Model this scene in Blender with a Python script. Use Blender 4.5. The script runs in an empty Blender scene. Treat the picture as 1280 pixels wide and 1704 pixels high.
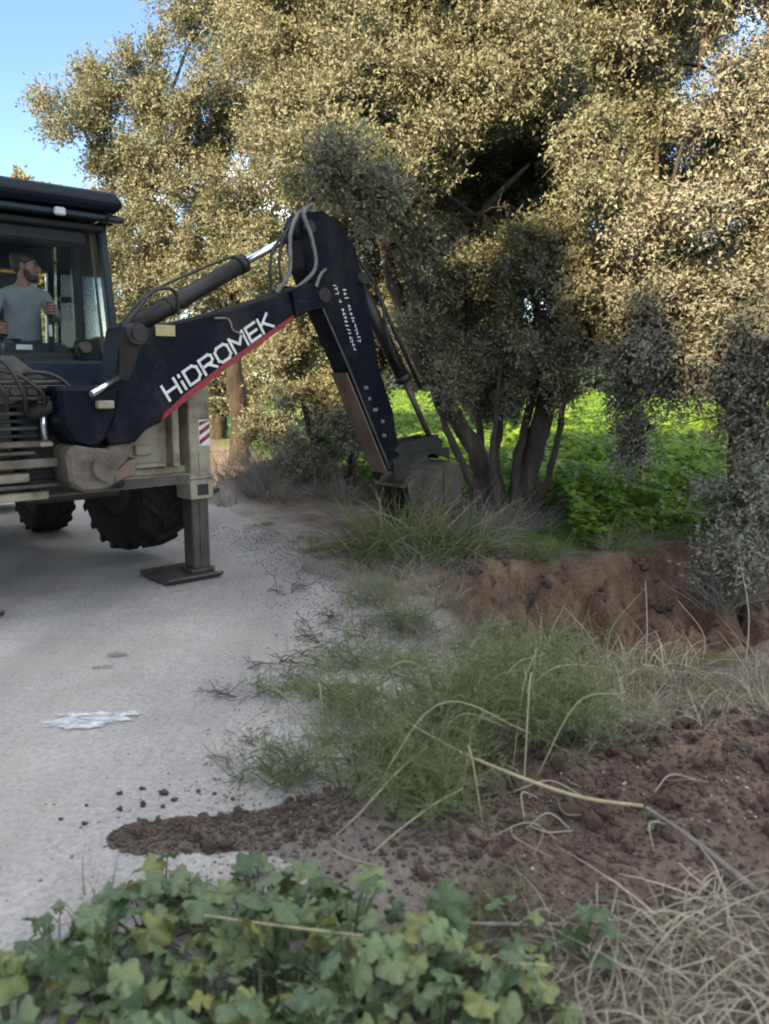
import bpy, bmesh, math, random
import numpy as np
from mathutils import Vector, Matrix

# ------------------------------------------------------------------ camera, sky, sun, exposure
scene = bpy.context.scene
COL = scene.collection
R = math.radians
cam_data = bpy.data.cameras.new("camera")
cam = bpy.data.objects.new("camera", cam_data)
COL.objects.link(cam)
cam.location = (0, 0, 1.65)
cam.rotation_euler = (R(90 - 9.34), 0, 0)
cam_data.sensor_fit = 'VERTICAL'
cam_data.sensor_height = 36.0
cam_data.lens = 36.0 * 1350 / 1704
cam_data.clip_start = 0.05
cam_data.clip_end = 2000
cam_data.dof.use_dof = True
cam_data.dof.focus_distance = 8.0
cam_data.dof.aperture_fstop = 2.6
scene.camera = cam

SUN_AZ, SUN_EL = R(32), R(30)          # light travels towards (+sin az, +cos az)
tosun = Vector((-math.sin(SUN_AZ) * math.cos(SUN_EL), -math.cos(SUN_AZ) * math.cos(SUN_EL), math.sin(SUN_EL)))
world = bpy.data.worlds.new("World")
scene.world = world
world.use_nodes = True
wn, wl = world.node_tree.nodes, world.node_tree.links
wn.clear()
w_out = wn.new('ShaderNodeOutputWorld')
w_bg = wn.new('ShaderNodeBackground')
w_bg.inputs['Strength'].default_value = 0.09
sky = wn.new('ShaderNodeTexSky')
sky.sky_type = 'NISHITA'
sky.sun_disc = False
sky.sun_elevation = SUN_EL
sky.sun_rotation = math.atan2(tosun.x, tosun.y) % (2 * math.pi)
sky.air_density = 1.0
sky.dust_density = 0.2
sky.ozone_density = 4.0
w_tc = wn.new('ShaderNodeTexCoord')
w_map = wn.new('ShaderNodeMapping')
w_map.inputs['Scale'].default_value = (1.0, 1.0, 3.2)
w_map.inputs['Location'].default_value = (1.37, 0.1, 0.07)
w_no = wn.new('ShaderNodeTexNoise')
w_no.inputs['Scale'].default_value = 1.7
w_no.inputs['Detail'].default_value = 5
w_cr = wn.new('ShaderNodeValToRGB')
w_cr.color_ramp.elements[0].position = 0.48
w_cr.color_ramp.elements[0].color = (0, 0, 0, 1)
w_cr.color_ramp.elements[1].position = 0.66
w_cr.color_ramp.elements[1].color = (0.9, 0.9, 0.9, 1)
w_mix = wn.new('ShaderNodeMixRGB')
w_mix.inputs['Color2'].default_value = (19.6, 19.2, 18.6, 1)
wl.new(w_tc.outputs['Generated'], w_map.inputs['Vector'])
wl.new(w_map.outputs['Vector'], w_no.inputs['Vector'])
wl.new(w_no.outputs['Fac'], w_cr.inputs['Fac'])
wl.new(w_cr.outputs['Color'], w_mix.inputs['Fac'])
wl.new(sky.outputs['Color'], w_mix.inputs['Color1'])
wl.new(w_mix.outputs['Color'], w_bg.inputs['Color'])
wl.new(w_bg.outputs['Background'], w_out.inputs['Surface'])

sun_data = bpy.data.lights.new("sun", 'SUN')
sun_data.energy = 5.0
sun_data.angle = R(0.6)
sun_data.color = (1.0, 0.79, 0.48)
sun = bpy.data.objects.new("sun", sun_data)
COL.objects.link(sun)
sun.rotation_euler = (-tosun).to_track_quat('-Z', 'Y').to_euler()

scene.view_settings.view_transform = 'Standard'
scene.view_settings.look = 'None'
scene.view_settings.gamma = 1
scene.view_settings.use_white_balance = True
scene.view_settings.white_balance_temperature = 6900
scene.view_settings.exposure = 1.85
scene.cycles.max_bounces = 6
scene.cycles.transparent_max_bounces = 8
scene.cycles.use_denoising = True
scene.cycles.filter_width = 1.9

rng = np.random.default_rng(7)
random.seed(7)

# ------------------------------------------------------------------ helpers: noise, meshes, tagging
def _hash(ix, iy, seed):
    h = (ix.astype(np.int64) * 374761393 + iy.astype(np.int64) * 668265263 + seed * 974711) & 0x7fffffff
    h = ((h ^ (h >> 13)) * 1274126177) & 0x7fffffff
    h = h ^ (h >> 16)
    return (h & 0xffff) / 65535.0

def vnoise(x, y, seed=0):
    x = np.asarray(x, float); y = np.asarray(y, float)
    ix, iy = np.floor(x), np.floor(y)
    fx, fy = x - ix, y - iy
    fx = fx * fx * (3 - 2 * fx); fy = fy * fy * (3 - 2 * fy)
    a, b = _hash(ix, iy, seed), _hash(ix + 1, iy, seed)
    c, d = _hash(ix, iy + 1, seed), _hash(ix + 1, iy + 1, seed)
    return (a * (1 - fx) + b * fx) * (1 - fy) + (c * (1 - fx) + d * fx) * fy

def fbm(x, y, oct=4, seed=0):
    t, a, n = 0, 0.5, 0
    for o in range(oct):
        t = t + a * (vnoise(np.asarray(x) * 2 ** o, np.asarray(y) * 2 ** o, seed + o * 17) - 0.5)
        n += a; a *= 0.5
    return t / n * 2          # about -1..1

def sstep(a, b, x):
    t = np.clip((np.asarray(x, float) - a) / (b - a), 0, 1)
    return t * t * (3 - 2 * t)

def np_mesh(name, verts, faces, smooth=False):
    """faces: (n,k) array, all faces with k corners"""
    verts = np.ascontiguousarray(verts, dtype=np.float32)
    faces = np.ascontiguousarray(faces, dtype=np.int32)
    me = bpy.data.meshes.new(name)
    n, k = faces.shape
    me.vertices.add(len(verts)); me.vertices.foreach_set('co', verts.ravel())
    me.loops.add(n * k); me.loops.foreach_set('vertex_index', faces.ravel())
    me.polygons.add(n)
    me.polygons.foreach_set('loop_start', np.arange(n, dtype=np.int32) * k)
    if smooth: me.polygons.foreach_set('use_smooth', np.ones(n, dtype=bool))
    me.update(calc_edges=True)
    return me

def tag(o, label=None, cat=None, group=None, kind=None):
    if label: o['label'] = label
    if cat: o['category'] = cat
    if group: o['group'] = group
    if kind: o['kind'] = kind
    return o

def add(name, me, mat=None, parent=None, loc=None, rot=None, scale=None):
    o = bpy.data.objects.new(name, me)
    COL.objects.link(o)
    if mat is not None and me is not None and len(me.materials) == 0: me.materials.append(mat)
    if parent: o.parent = parent
    if loc is not None: o.location = loc
    if rot is not None: o.rotation_euler = rot
    if scale is not None: o.scale = scale
    return o

def empty(name, loc=(0, 0, 0), rz=0):
    o = bpy.data.objects.new(name, None)
    COL.objects.link(o); o.location = loc; o.rotation_euler = (0, 0, rz); o.empty_display_size = 0.2
    return o

def bm_mesh(name, bm, smooth=False):
    me = bpy.data.meshes.new(name)
    bmesh.ops.recalc_face_normals(bm, faces=bm.faces)
    if smooth:
        for f in bm.faces: f.smooth = True
    bm.to_mesh(me); bm.free()
    return me

def bm_join(dst, src):
    vm = {v: dst.verts.new(v.co) for v in src.verts}
    for f in src.faces:
        try:
            g = dst.faces.new([vm[v] for v in f.verts]); g.smooth = f.smooth
        except ValueError: pass
    src.free()

def box(bm, x0, x1, y0, y1, z0, z1, bev=0.006, M=None):
    b = bmesh.new()
    v = [b.verts.new((x, y, z)) for x in (x0, x1) for y in (y0, y1) for z in (z0, z1)]
    for q in ((0, 1, 3, 2), (4, 6, 7, 5), (0, 4, 5, 1), (2, 3, 7, 6), (0, 2, 6, 4), (1, 5, 7, 3)):
        b.faces.new([v[i] for i in q])
    if bev: bmesh.ops.bevel(b, geom=list(b.edges), offset=min(bev, 0.4 * min(x1 - x0, y1 - y0, z1 - z0)), segments=1, affect='EDGES')
    if M is not None: b.transform(M)
    bm_join(bm, b)

def prism(bm, pts, y0, y1, bev=0.012, plane='xz'):
    b = bmesh.new()
    f3 = (lambda p, t: (p[0], t, p[1])) if plane == 'xz' else ((lambda p, t: (t, p[0], p[1])) if plane == 'yz' else (lambda p, t: (p[0], p[1], t)))
    a = [b.verts.new(f3(p, y0)) for p in pts]
    c = [b.verts.new(f3(p, y1)) for p in pts]
    b.faces.new(a); b.faces.new(c[::-1])
    n = len(pts)
    for i in range(n): b.faces.new((a[i], a[(i + 1) % n], c[(i + 1) % n], c[i]))
    bmesh.ops.recalc_face_normals(b, faces=b.faces)
    if bev: bmesh.ops.bevel(b, geom=list(b.edges), offset=bev, segments=1, affect='EDGES')
    bm_join(bm, b)

def catmull(pts, n=6):
    P = [np.array(p, float) for p in pts]
    if len(P) < 3: return P
    P = [2 * P[0] - P[1]] + P + [2 * P[-1] - P[-2]]
    out = []
    for i in range(1, len(P) - 2):
        for k in range(n):
            t = k / n
            a, b, c, d = P[i - 1], P[i], P[i + 1], P[i + 2]
            out.append(0.5 * ((2 * b) + (c - a) * t + (2 * a - 5 * b + 4 * c - d) * t * t + (3 * b - a - 3 * c + d) * t ** 3))
    out.append(P[-2])
    return out

def tube_arrays(pts, rad, sides=8):
    pts = np.array(pts, float); n = len(pts)
    rad = np.broadcast_to(np.asarray(rad, float), (n,)) if np.ndim(rad) == 0 else np.interp(np.linspace(0, 1, n), np.linspace(0, 1, len(rad)), rad)
    T = np.gradient(pts, axis=0); T /= np.linalg.norm(T, axis=1)[:, None] + 1e-9
    ref = np.array([0, 0, 1.0]) if abs(T[:, 2]).mean() < 0.8 else np.array([0, 1.0, 0])
    A = np.cross(T, ref); A /= np.linalg.norm(A, axis=1)[:, None] + 1e-9
    B = np.cross(T, A)
    a = np.linspace(0, 2 * np.pi, sides, endpoint=False)
    V = pts[:, None] + rad[:, None, None] * (np.cos(a)[None, :, None] * A[:, None] + np.sin(a)[None, :, None] * B[:, None])
    V = V.reshape(-1, 3)
    i = np.arange(n - 1)[:, None] * sides; j = np.arange(sides)[None]; k = (j + 1) % sides
    Fq = np.stack([i + j, i + k, i + sides + k, i + sides + j], -1).reshape(-1, 4)
    return V, Fq

def tubes_mesh(name, specs, sides=8, smooth=True):
    Vs, Fs, o = [], [], 0
    for pts, rad in specs:
        V, Fq = tube_arrays(pts, rad, sides); Vs.append(V); Fs.append(Fq + o); o += len(V)
    return np_mesh(name, np.concatenate(Vs), np.concatenate(Fs), smooth)

def cyl(bm, p0, p1, r, seg=20, r1=None, cap_bev=0.0):
    p0, p1 = Vector(p0), Vector(p1)
    d = p1 - p0
    M = Matrix.Translation((p0 + p1) / 2) @ d.to_track_quat('Z', 'Y').to_matrix().to_4x4()
    b = bmesh.new()
    bmesh.ops.create_cone(b, cap_ends=True, segments=seg, radius1=r, radius2=r if r1 is None else r1, depth=d.length, matrix=M)
    for f in b.faces: f.smooth = len(f.verts) == 4
    bm_join(bm, b)

def lathe(bm, prof, seg=32, axis='x', M=None):
    b = bmesh.new()
    rings = []
    for (r, t) in prof:
        ring = []
        for k in range(seg):
            a = 2 * math.pi * k / seg
            ring.append(b.verts.new((t, r * math.cos(a), r * math.sin(a)) if axis == 'x' else (r * math.cos(a), r * math.sin(a), t)))
        rings.append(ring)
    for i in range(len(rings) - 1):
        for k in range(seg):
            f = b.faces.new((rings[i][k], rings[i][(k + 1) % seg], rings[i + 1][(k + 1) % seg], rings[i + 1][k])); f.smooth = True
    if M is not None: b.transform(M)
    bm_join(bm, b)

# ------------------------------------------------------------------ materials
def new_mat(name):
    m = bpy.data.materials.new(name); m.use_nodes = True
    nt = m.node_tree
    return m, nt.nodes, nt.links, nt.nodes['Principled BSDF']

def ramp(N, stops):
    r = N.new('ShaderNodeValToRGB')
    e = r.color_ramp.elements
    e[0].position, e[0].color = stops[0][0], (*stops[0][1], 1)
    e[1].position, e[1].color = stops[-1][0], (*stops[-1][1], 1)
    for p, c in stops[1:-1]:
        x = e.new(p); x.color = (*c, 1)
    return r

def noise_mat(name, stops, scale=5, detail=6, rough=0.6, metal=0.0, bump=0.0, bscale=None, spec=0.5, stretch=None, rvar=0.15):
    m, N, L, P = new_mat(name)
    tc = N.new('ShaderNodeTexCoord')
    src = tc.outputs['Object']
    if stretch:
        mp = N.new('ShaderNodeMapping'); mp.inputs['Scale'].default_value = stretch
        L.new(src, mp.inputs['Vector']); src = mp.outputs['Vector']
    n = N.new('ShaderNodeTexNoise'); n.inputs['Scale'].default_value = scale; n.inputs['Detail'].default_value = detail
    n.inputs['Roughness'].default_value = 0.62
    L.new(src, n.inputs['Vector'])
    r = ramp(N, stops); L.new(n.outputs['Fac'], r.inputs['Fac']); L.new(r.outputs['Color'], P.inputs['Base Color'])
    mr = N.new('ShaderNodeMapRange'); mr.inputs['To Min'].default_value = max(0.02, rough - rvar); mr.inputs['To Max'].default_value = min(1, rough + rvar)
    L.new(n.outputs['Fac'], mr.inputs['Value']); L.new(mr.outputs['Result'], P.inputs['Roughness'])
    P.inputs['Metallic'].default_value = metal
    P.inputs['Specular IOR Level'].default_value = spec
    if bump:
        n2 = N.new('ShaderNodeTexNoise'); n2.inputs['Scale'].default_value = bscale or scale * 6; n2.inputs['Detail'].default_value = 6
        L.new(src, n2.inputs['Vector'])
        b = N.new('ShaderNodeBump'); b.inputs['Strength'].default_value = bump; b.inputs['Distance'].default_value = 0.02
        L.new(n2.outputs['Fac'], b.inputs['Height']); L.new(b.outputs['Normal'], P.inputs['Normal'])
    return m

def leaf_mat(name, cols, back=None, trans=0.25, rough=0.55, trans_col=None):
    """per-leaf colour from Random Per Island, paler underside, a little light through the blade"""
    m, N, L, P = new_mat(name)
    g = N.new('ShaderNodeNewGeometry')
    oi = N.new('ShaderNodeObjectInfo')
    ad = N.new('ShaderNodeMath'); ad.operation = 'ADD'; L.new(g.outputs['Random Per Island'], ad.inputs[0]); L.new(oi.outputs['Random'], ad.inputs[1])
    fr = N.new('ShaderNodeMath'); fr.operation = 'FRACT'; L.new(ad.outputs[0], fr.inputs[0])
    r = ramp(N, [(i / (len(cols) - 1), c) for i, c in enumerate(cols)])
    L.new(fr.outputs[0], r.inputs['Fac'])
    col = r.outputs['Color']
    if back:
        mx = N.new('ShaderNodeMixRGB'); L.new(g.outputs['Backfacing'], mx.inputs['Fac']); L.new(col, mx.inputs['Color1'])
        mx.inputs['Color2'].default_value = (*back, 1); col = mx.outputs['Color']
    L.new(col, P.inputs['Base Color'])
    P.inputs['Roughness'].default_value = rough
    P.inputs['Specular IOR Level'].default_value = 0.35
    if trans:
        t = N.new('ShaderNodeBsdfTranslucent')
        if trans_col: t.inputs['Color'].default_value = (*trans_col, 1)
        else: L.new(col, t.inputs['Color'])
        ms = N.new('ShaderNodeMixShader'); ms.inputs['Fac'].default_value = trans
        out = N['Material Output']
        L.new(P.outputs['BSDF'], ms.inputs[1]); L.new(t.outputs['BSDF'], ms.inputs[2]); L.new(ms.outputs['Shader'], out.inputs['Surface'])
    return m

M = {}
M['navy'] = noise_mat('navy_paint', [(0.3, (0.0018, 0.0036, 0.009)), (0.57, (0.0024, 0.0045, 0.011)), (0.70, (0.016, 0.016, 0.018)), (0.85, (0.055, 0.049, 0.042))], 3.5, 9, 0.5, 0, 0.05, spec=0.12)
def dusty(m, amount=0.5, col=(0.10, 0.09, 0.078), scale=1.6):
    """dried dust in streaky patches plus fine pale scratches over a paint"""
    N, L = m.node_tree.nodes, m.node_tree.links; P = N['Principled BSDF']
    old = P.inputs['Base Color'].links[0].from_socket
    tc = N.new('ShaderNodeTexCoord'); mp_ = N.new('ShaderNodeMapping'); mp_.inputs['Scale'].default_value = (1, 1, 0.45); L.new(tc.outputs['Object'], mp_.inputs['Vector'])
    n = N.new('ShaderNodeTexNoise'); n.inputs['Scale'].default_value = scale; n.inputs['Detail'].default_value = 12; n.inputs['Roughness'].default_value = 0.72; L.new(mp_.outputs['Vector'], n.inputs['Vector'])
    r = ramp(N, [(0.46, (0, 0, 0)), (0.72, (amount,) * 3)]); L.new(n.outputs['Fac'], r.inputs['Fac'])
    mp2 = N.new('ShaderNodeMapping'); mp2.inputs['Scale'].default_value = (2, 2, 60); mp2.inputs['Rotation'].default_value = (0, 0.5, 0); L.new(tc.outputs['Object'], mp2.inputs['Vector'])
    n2 = N.new('ShaderNodeTexNoise'); n2.inputs['Scale'].default_value = 2.2; n2.inputs['Detail'].default_value = 4; L.new(mp2.outputs['Vector'], n2.inputs['Vector'])
    r2 = ramp(N, [(0.70, (0, 0, 0)), (0.76, (0.5, 0.5, 0.5))]); L.new(n2.outputs['Fac'], r2.inputs['Fac'])
    mxf = N.new('ShaderNodeMath'); mxf.operation = 'MAXIMUM'; L.new(r.outputs['Color'], mxf.inputs[0]); L.new(r2.outputs['Color'], mxf.inputs[1])
    mx = N.new('ShaderNodeMixRGB'); L.new(mxf.outputs[0], mx.inputs['Fac']); L.new(old, mx.inputs['Color1']); mx.inputs['Color2'].default_value = (*col, 1)
    L.new(mx.outputs['Color'], P.inputs['Base Color'])
dusty(M['navy'], 0.32)
M['teal'] = noise_mat('cab_paint', [(0.3, (0.010, 0.022, 0.032)), (0.7, (0.015, 0.030, 0.042)), (0.85, (0.04, 0.046, 0.05))], 4, 9, 0.45, 0, 0.03, spec=0.28)
M['roofp'] = noise_mat('roof_paint', [(0.3, (0.005, 0.009, 0.017)), (0.75, (0.009, 0.013, 0.022))], 4, 6, 0.5, spec=0.2)
M['beige'] = noise_mat('beige_paint', [(0.30, (0.09, 0.07, 0.048)), (0.48, (0.26, 0.235, 0.17)), (0.75, (0.34, 0.31, 0.235))], 5, 10, 0.6, 0, 0.12)
M['worn'] = noise_mat('worn_steel', [(0.3, (0.055, 0.042, 0.032)), (0.55, (0.13, 0.11, 0.088)), (0.8, (0.22, 0.195, 0.16))], 7, 10, 0.6, 0.25, 0.3)
M['rustbrown'] = noise_mat('rubbed_brown_steel', [(0.3, (0.07, 0.045, 0.032)), (0.6, (0.17, 0.115, 0.085)), (0.8, (0.10, 0.10, 0.105))], 5, 10, 0.55, 0.2, 0.2, stretch=(1, 1, 0.35))
M['dark'] = noise_mat('dark_metal', [(0.3, (0.012, 0.012, 0.014)), (0.8, (0.035, 0.033, 0.032))], 8, 8, 0.55, 0.2, 0.1)
M['greymetal'] = noise_mat('grey_metal', [(0.3, (0.04, 0.037, 0.034)), (0.8, (0.12, 0.11, 0.098))], 7, 9, 0.55, 0.3, 0.15)
M['chrome'] = noise_mat('chrome_rod', [(0.3, (0.62, 0.64, 0.66)), (0.8, (0.75, 0.77, 0.78))], 9, 3, 0.2, 0.95, rvar=0.06)
M['rubber'] = noise_mat('tyre_rubber', [(0.3, (0.009, 0.009, 0.010)), (0.65, (0.020, 0.019, 0.018)), (0.85, (0.07, 0.06, 0.05))], 6, 9, 0.85, 0, 0.2, spec=0.25)
M['hose'] = noise_mat('hose_rubber', [(0.3, (0.012, 0.012, 0.013)), (0.8, (0.03, 0.03, 0.03))], 12, 4, 0.5)
M['greyhose'] = noise_mat('grey_hose', [(0.3, (0.10, 0.10, 0.10)), (0.8, (0.22, 0.21, 0.20))], 12, 4, 0.5)
M['white'] = noise_mat('white_lettering', [(0.3, (0.50, 0.50, 0.49)), (0.7, (0.74, 0.74, 0.72))], 14, 8, 0.5)
M['red'] = noise_mat('red_stripe', [(0.3, (0.17, 0.010, 0.016)), (0.8, (0.29, 0.024, 0.03))], 9, 6, 0.45)
M['yellow'] = noise_mat('yellow_plate', [(0.3, (0.30, 0.24, 0.10)), (0.8, (0.50, 0.42, 0.20))], 12, 6, 0.5)
M['rim'] = noise_mat('rim_paint', [(0.3, (0.030, 0.028, 0.024)), (0.8, (0.075, 0.068, 0.058))], 6, 8, 0.6)
M['seat'] = noise_mat('seat_fabric', [(0.3, (0.012, 0.012, 0.014)), (0.8, (0.028, 0.028, 0.03))], 20, 5, 0.9)
M['interior'] = noise_mat('cab_interior', [(0.3, (0.010, 0.012, 0.015)), (0.8, (0.022, 0.025, 0.028))], 6, 5, 0.7)
M['shirt'] = noise_mat('grey_shirt', [(0.3, (0.13, 0.15, 0.17)), (0.8, (0.21, 0.235, 0.26))], 9, 6, 0.9, 0, 0.3, 14)
M['trousers'] = noise_mat('navy_trousers', [(0.3, (0.010, 0.013, 0.028)), (0.8, (0.022, 0.026, 0.045))], 12, 6, 0.9)
M['skin'] = noise_mat('skin', [(0.3, (0.20, 0.088, 0.062)), (0.8, (0.29, 0.145, 0.105))], 12, 4, 0.5)
M['hair'] = noise_mat('dark_hair', [(0.3, (0.010, 0.008, 0.007)), (0.8, (0.024, 0.018, 0.014))], 40, 5, 0.6)
M['lamp'] = noise_mat('lamp_lens', [(0.3, (0.45, 0.45, 0.43)), (0.8, (0.6, 0.6, 0.58))], 20, 2, 0.15)
M['bark'] = noise_mat('olive_bark', [(0.32, (0.012, 0.009, 0.007)), (0.55, (0.040, 0.031, 0.024)), (0.8, (0.10, 0.08, 0.062))], 9, 10, 0.9, 0, 0.8, 22, stretch=(1, 1, 0.3))
M['barkr'] = noise_mat('reddish_bark', [(0.3, (0.10, 0.055, 0.035)), (0.8, (0.30, 0.19, 0.13))], 9, 10, 0.9, 0, 0.6, 22, stretch=(1, 1, 0.3))
M['clod'] = noise_mat('soil_clod', [(0.3, (0.09, 0.062, 0.048)), (0.55, (0.17, 0.125, 0.098)), (0.8, (0.26, 0.20, 0.165))], 14, 10, 0.95, 0, 0.8, 60, spec=0.2)
M['crumb'] = noise_mat('soil_crumb', [(0.3, (0.06, 0.045, 0.037)), (0.8, (0.16, 0.125, 0.10))], 18, 8, 0.95, spec=0.2)
M['straw'] = leaf_mat('dry_straw', [(0.17, 0.135, 0.085), (0.33, 0.285, 0.20), (0.46, 0.41, 0.31), (0.25, 0.21, 0.145)], trans=0.1, rough=0.6)
M['stalk'] = noise_mat('pale_stalk', [(0.3, (0.26, 0.23, 0.12)), (0.8, (0.42, 0.38, 0.23))], 20, 6, 0.7)
M['stick'] = noise_mat('grey_stick', [(0.3, (0.11, 0.09, 0.07)), (0.8, (0.28, 0.25, 0.21))], 20, 8, 0.8, 0, 0.4, 60)
M['twig'] = noise_mat('dark_twig', [(0.3, (0.05, 0.042, 0.03)), (0.8, (0.14, 0.12, 0.09))], 20, 6, 0.85)
M['olive'] = leaf_mat('olive_leaf', [(0.095, 0.108, 0.052), (0.145, 0.155, 0.078), (0.205, 0.203, 0.112), (0.120, 0.138, 0.080)], back=(0.22, 0.225, 0.160), trans=0.36)
M['oliveg'] = leaf_mat('grey_olive_leaf', [(0.105, 0.110, 0.072), (0.155, 0.155, 0.105), (0.20, 0.195, 0.14), (0.125, 0.128, 0.08)], back=(0.25, 0.25, 0.20), trans=0.30)
M['yleaf'] = leaf_mat('yellowing_leaf', [(0.20, 0.16, 0.025), (0.30, 0.22, 0.04), (0.16, 0.15, 0.03)], trans=0.35)
M['farleaf'] = leaf_mat('dark_evergreen_leaf', [(0.035, 0.055, 0.040), (0.055, 0.08, 0.055), (0.045, 0.065, 0.05)], trans=0.1)
M['crop'] = leaf_mat('crop_leaf', [(0.105, 0.20, 0.022), (0.155, 0.28, 0.030), (0.20, 0.295, 0.045), (0.085, 0.165, 0.05)], trans=0.45)
M['grass'] = leaf_mat('green_grass', [(0.075, 0.105, 0.038), (0.115, 0.145, 0.055), (0.16, 0.175, 0.08), (0.21, 0.19, 0.11)], trans=0.25)
M['feather'] = leaf_mat('feathery_leaf', [(0.13, 0.18, 0.075), (0.18, 0.225, 0.10), (0.26, 0.28, 0.15)], trans=0.3)
M['deadgrey'] = leaf_mat('dead_grey_brush', [(0.10, 0.09, 0.075), (0.18, 0.165, 0.14), (0.25, 0.235, 0.20)], trans=0.05)

def broad_leaf_mat():
    m, N, L, P = new_mat('broad_leaf')
    oi = N.new('ShaderNodeObjectInfo')
    r = ramp(N, [(0.0, (0.070, 0.12, 0.058)), (0.35, (0.11, 0.17, 0.080)), (0.6, (0.15, 0.205, 0.10)), (0.85, (0.165, 0.22, 0.090)), (1.0, (0.22, 0.225, 0.06))])
    L.new(oi.outputs['Random'], r.inputs['Fac'])
    tc = N.new('ShaderNodeTexCoord')
    n = N.new('ShaderNodeTexNoise'); n.inputs['Scale'].default_value = 9; n.inputs['Detail'].default_value = 5
    L.new(tc.outputs['Object'], n.inputs['Vector'])
    mx = N.new('ShaderNodeMixRGB'); mx.blend_type = 'MULTIPLY'; mx.inputs['Fac'].default_value = 0.7
    rr = ramp(N, [(0.3, (0.6, 0.62, 0.55)), (0.7, (1.25, 1.2, 1.2))]); L.new(n.outputs['Fac'], rr.inputs['Fac'])
    L.new(r.outputs['Color'], mx.inputs['Color1']); L.new(rr.outputs['Color'], mx.inputs['Color2'])
    # veins: radial rays from the petiole
    sp = N.new('ShaderNodeSeparateXYZ'); L.new(tc.outputs['Object'], sp.inputs[0])
    at = N.new('ShaderNodeMath'); at.operation = 'ARCTAN2'; L.new(sp.outputs['Y'], at.inputs[0]); L.new(sp.outputs['X'], at.inputs[1])
    ml = N.new('ShaderNodeMath'); ml.operation = 'MULTIPLY'; ml.inputs[1].default_value = 3.5; L.new(at.outputs[0], ml.inputs[0])
    sn = N.new('ShaderNodeMath'); sn.operation = 'SINE'; L.new(ml.outputs[0], sn.inputs[0])
    ab = N.new('ShaderNodeMath'); ab.operation = 'ABSOLUTE'; L.new(sn.outputs[0], ab.inputs[0])
    vr = ramp(N, [(0.0, (1, 1, 1)), (0.16, (0, 0, 0))]); L.new(ab.outputs[0], vr.inputs['Fac'])
    vf = N.new('ShaderNodeMath'); vf.operation = 'MULTIPLY'; vf.inputs[1].default_value = 0.45; L.new(vr.outputs['Color'], vf.inputs[0])
    vx = N.new('ShaderNodeMixRGB'); L.new(vf.outputs[0], vx.inputs['Fac']); L.new(mx.outputs['Color'], vx.inputs['Color1']); vx.inputs['Color2'].default_value = (0.17, 0.24, 0.12, 1)
    L.new(vx.outputs['Color'], P.inputs['Base Color'])
    P.inputs['Roughness'].default_value = 0.55
    b = N.new('ShaderNodeBump'); b.inputs['Strength'].default_value = 0.3; b.inputs['Distance'].default_value = 0.01
    L.new(n.outputs['Fac'], b.inputs['Height']); L.new(b.outputs['Normal'], P.inputs['Normal'])
    t = N.new('ShaderNodeBsdfTranslucent'); L.new(mx.outputs['Color'], t.inputs['Color'])
    ms = N.new('ShaderNodeMixShader'); ms.inputs['Fac'].default_value = 0.2
    L.new(P.outputs['BSDF'], ms.inputs[1]); L.new(t.outputs['BSDF'], ms.inputs[2]); L.new(ms.outputs['Shader'], N['Material Output'].inputs['Surface'])
    return m
M['broad'] = broad_leaf_mat()
M['stemg'] = noise_mat('green_stem', [(0.3, (0.06, 0.085, 0.035)), (0.8, (0.12, 0.15, 0.07))], 20, 5, 0.7)

def glass_mat():
    m, N, L, P = new_mat('cab_glass')
    N.remove(P)
    tr = N.new('ShaderNodeBsdfTransparent'); tr.inputs['Color'].default_value = (0.90, 0.94, 0.92, 1)
    gl = N.new('ShaderNodeBsdfGlossy'); gl.inputs['Roughness'].default_value = 0.04; gl.inputs['Color'].default_value = (0.9, 0.95, 1, 1)
    df = N.new('ShaderNodeBsdfDiffuse'); df.inputs['Color'].default_value = (0.35, 0.36, 0.33, 1)
    lw = N.new('ShaderNodeLayerWeight'); lw.inputs['Blend'].default_value = 0.08
    m1 = N.new('ShaderNodeMixShader'); L.new(lw.outputs['Fresnel'], m1.inputs['Fac']); L.new(tr.outputs[0], m1.inputs[1]); L.new(gl.outputs[0], m1.inputs[2])
    tc = N.new('ShaderNodeTexCoord'); n = N.new('ShaderNodeTexNoise'); n.inputs['Scale'].default_value = 3; n.inputs['Detail'].default_value = 8
    L.new(tc.outputs['Object'], n.inputs['Vector'])
    r = ramp(N, [(0.35, (0.0, 0.0, 0.0)), (0.75, (0.025, 0.025, 0.025))]); L.new(n.outputs['Fac'], r.inputs['Fac'])
    m2 = N.new('ShaderNodeMixShader'); L.new(r.outputs['Color'], m2.inputs['Fac']); L.new(m1.outputs[0], m2.inputs[1]); L.new(df.outputs[0], m2.inputs[2])
    L.new(m2.outputs[0], N['Material Output'].inputs['Surface'])
    return m
M['glass'] = glass_mat()

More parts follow.
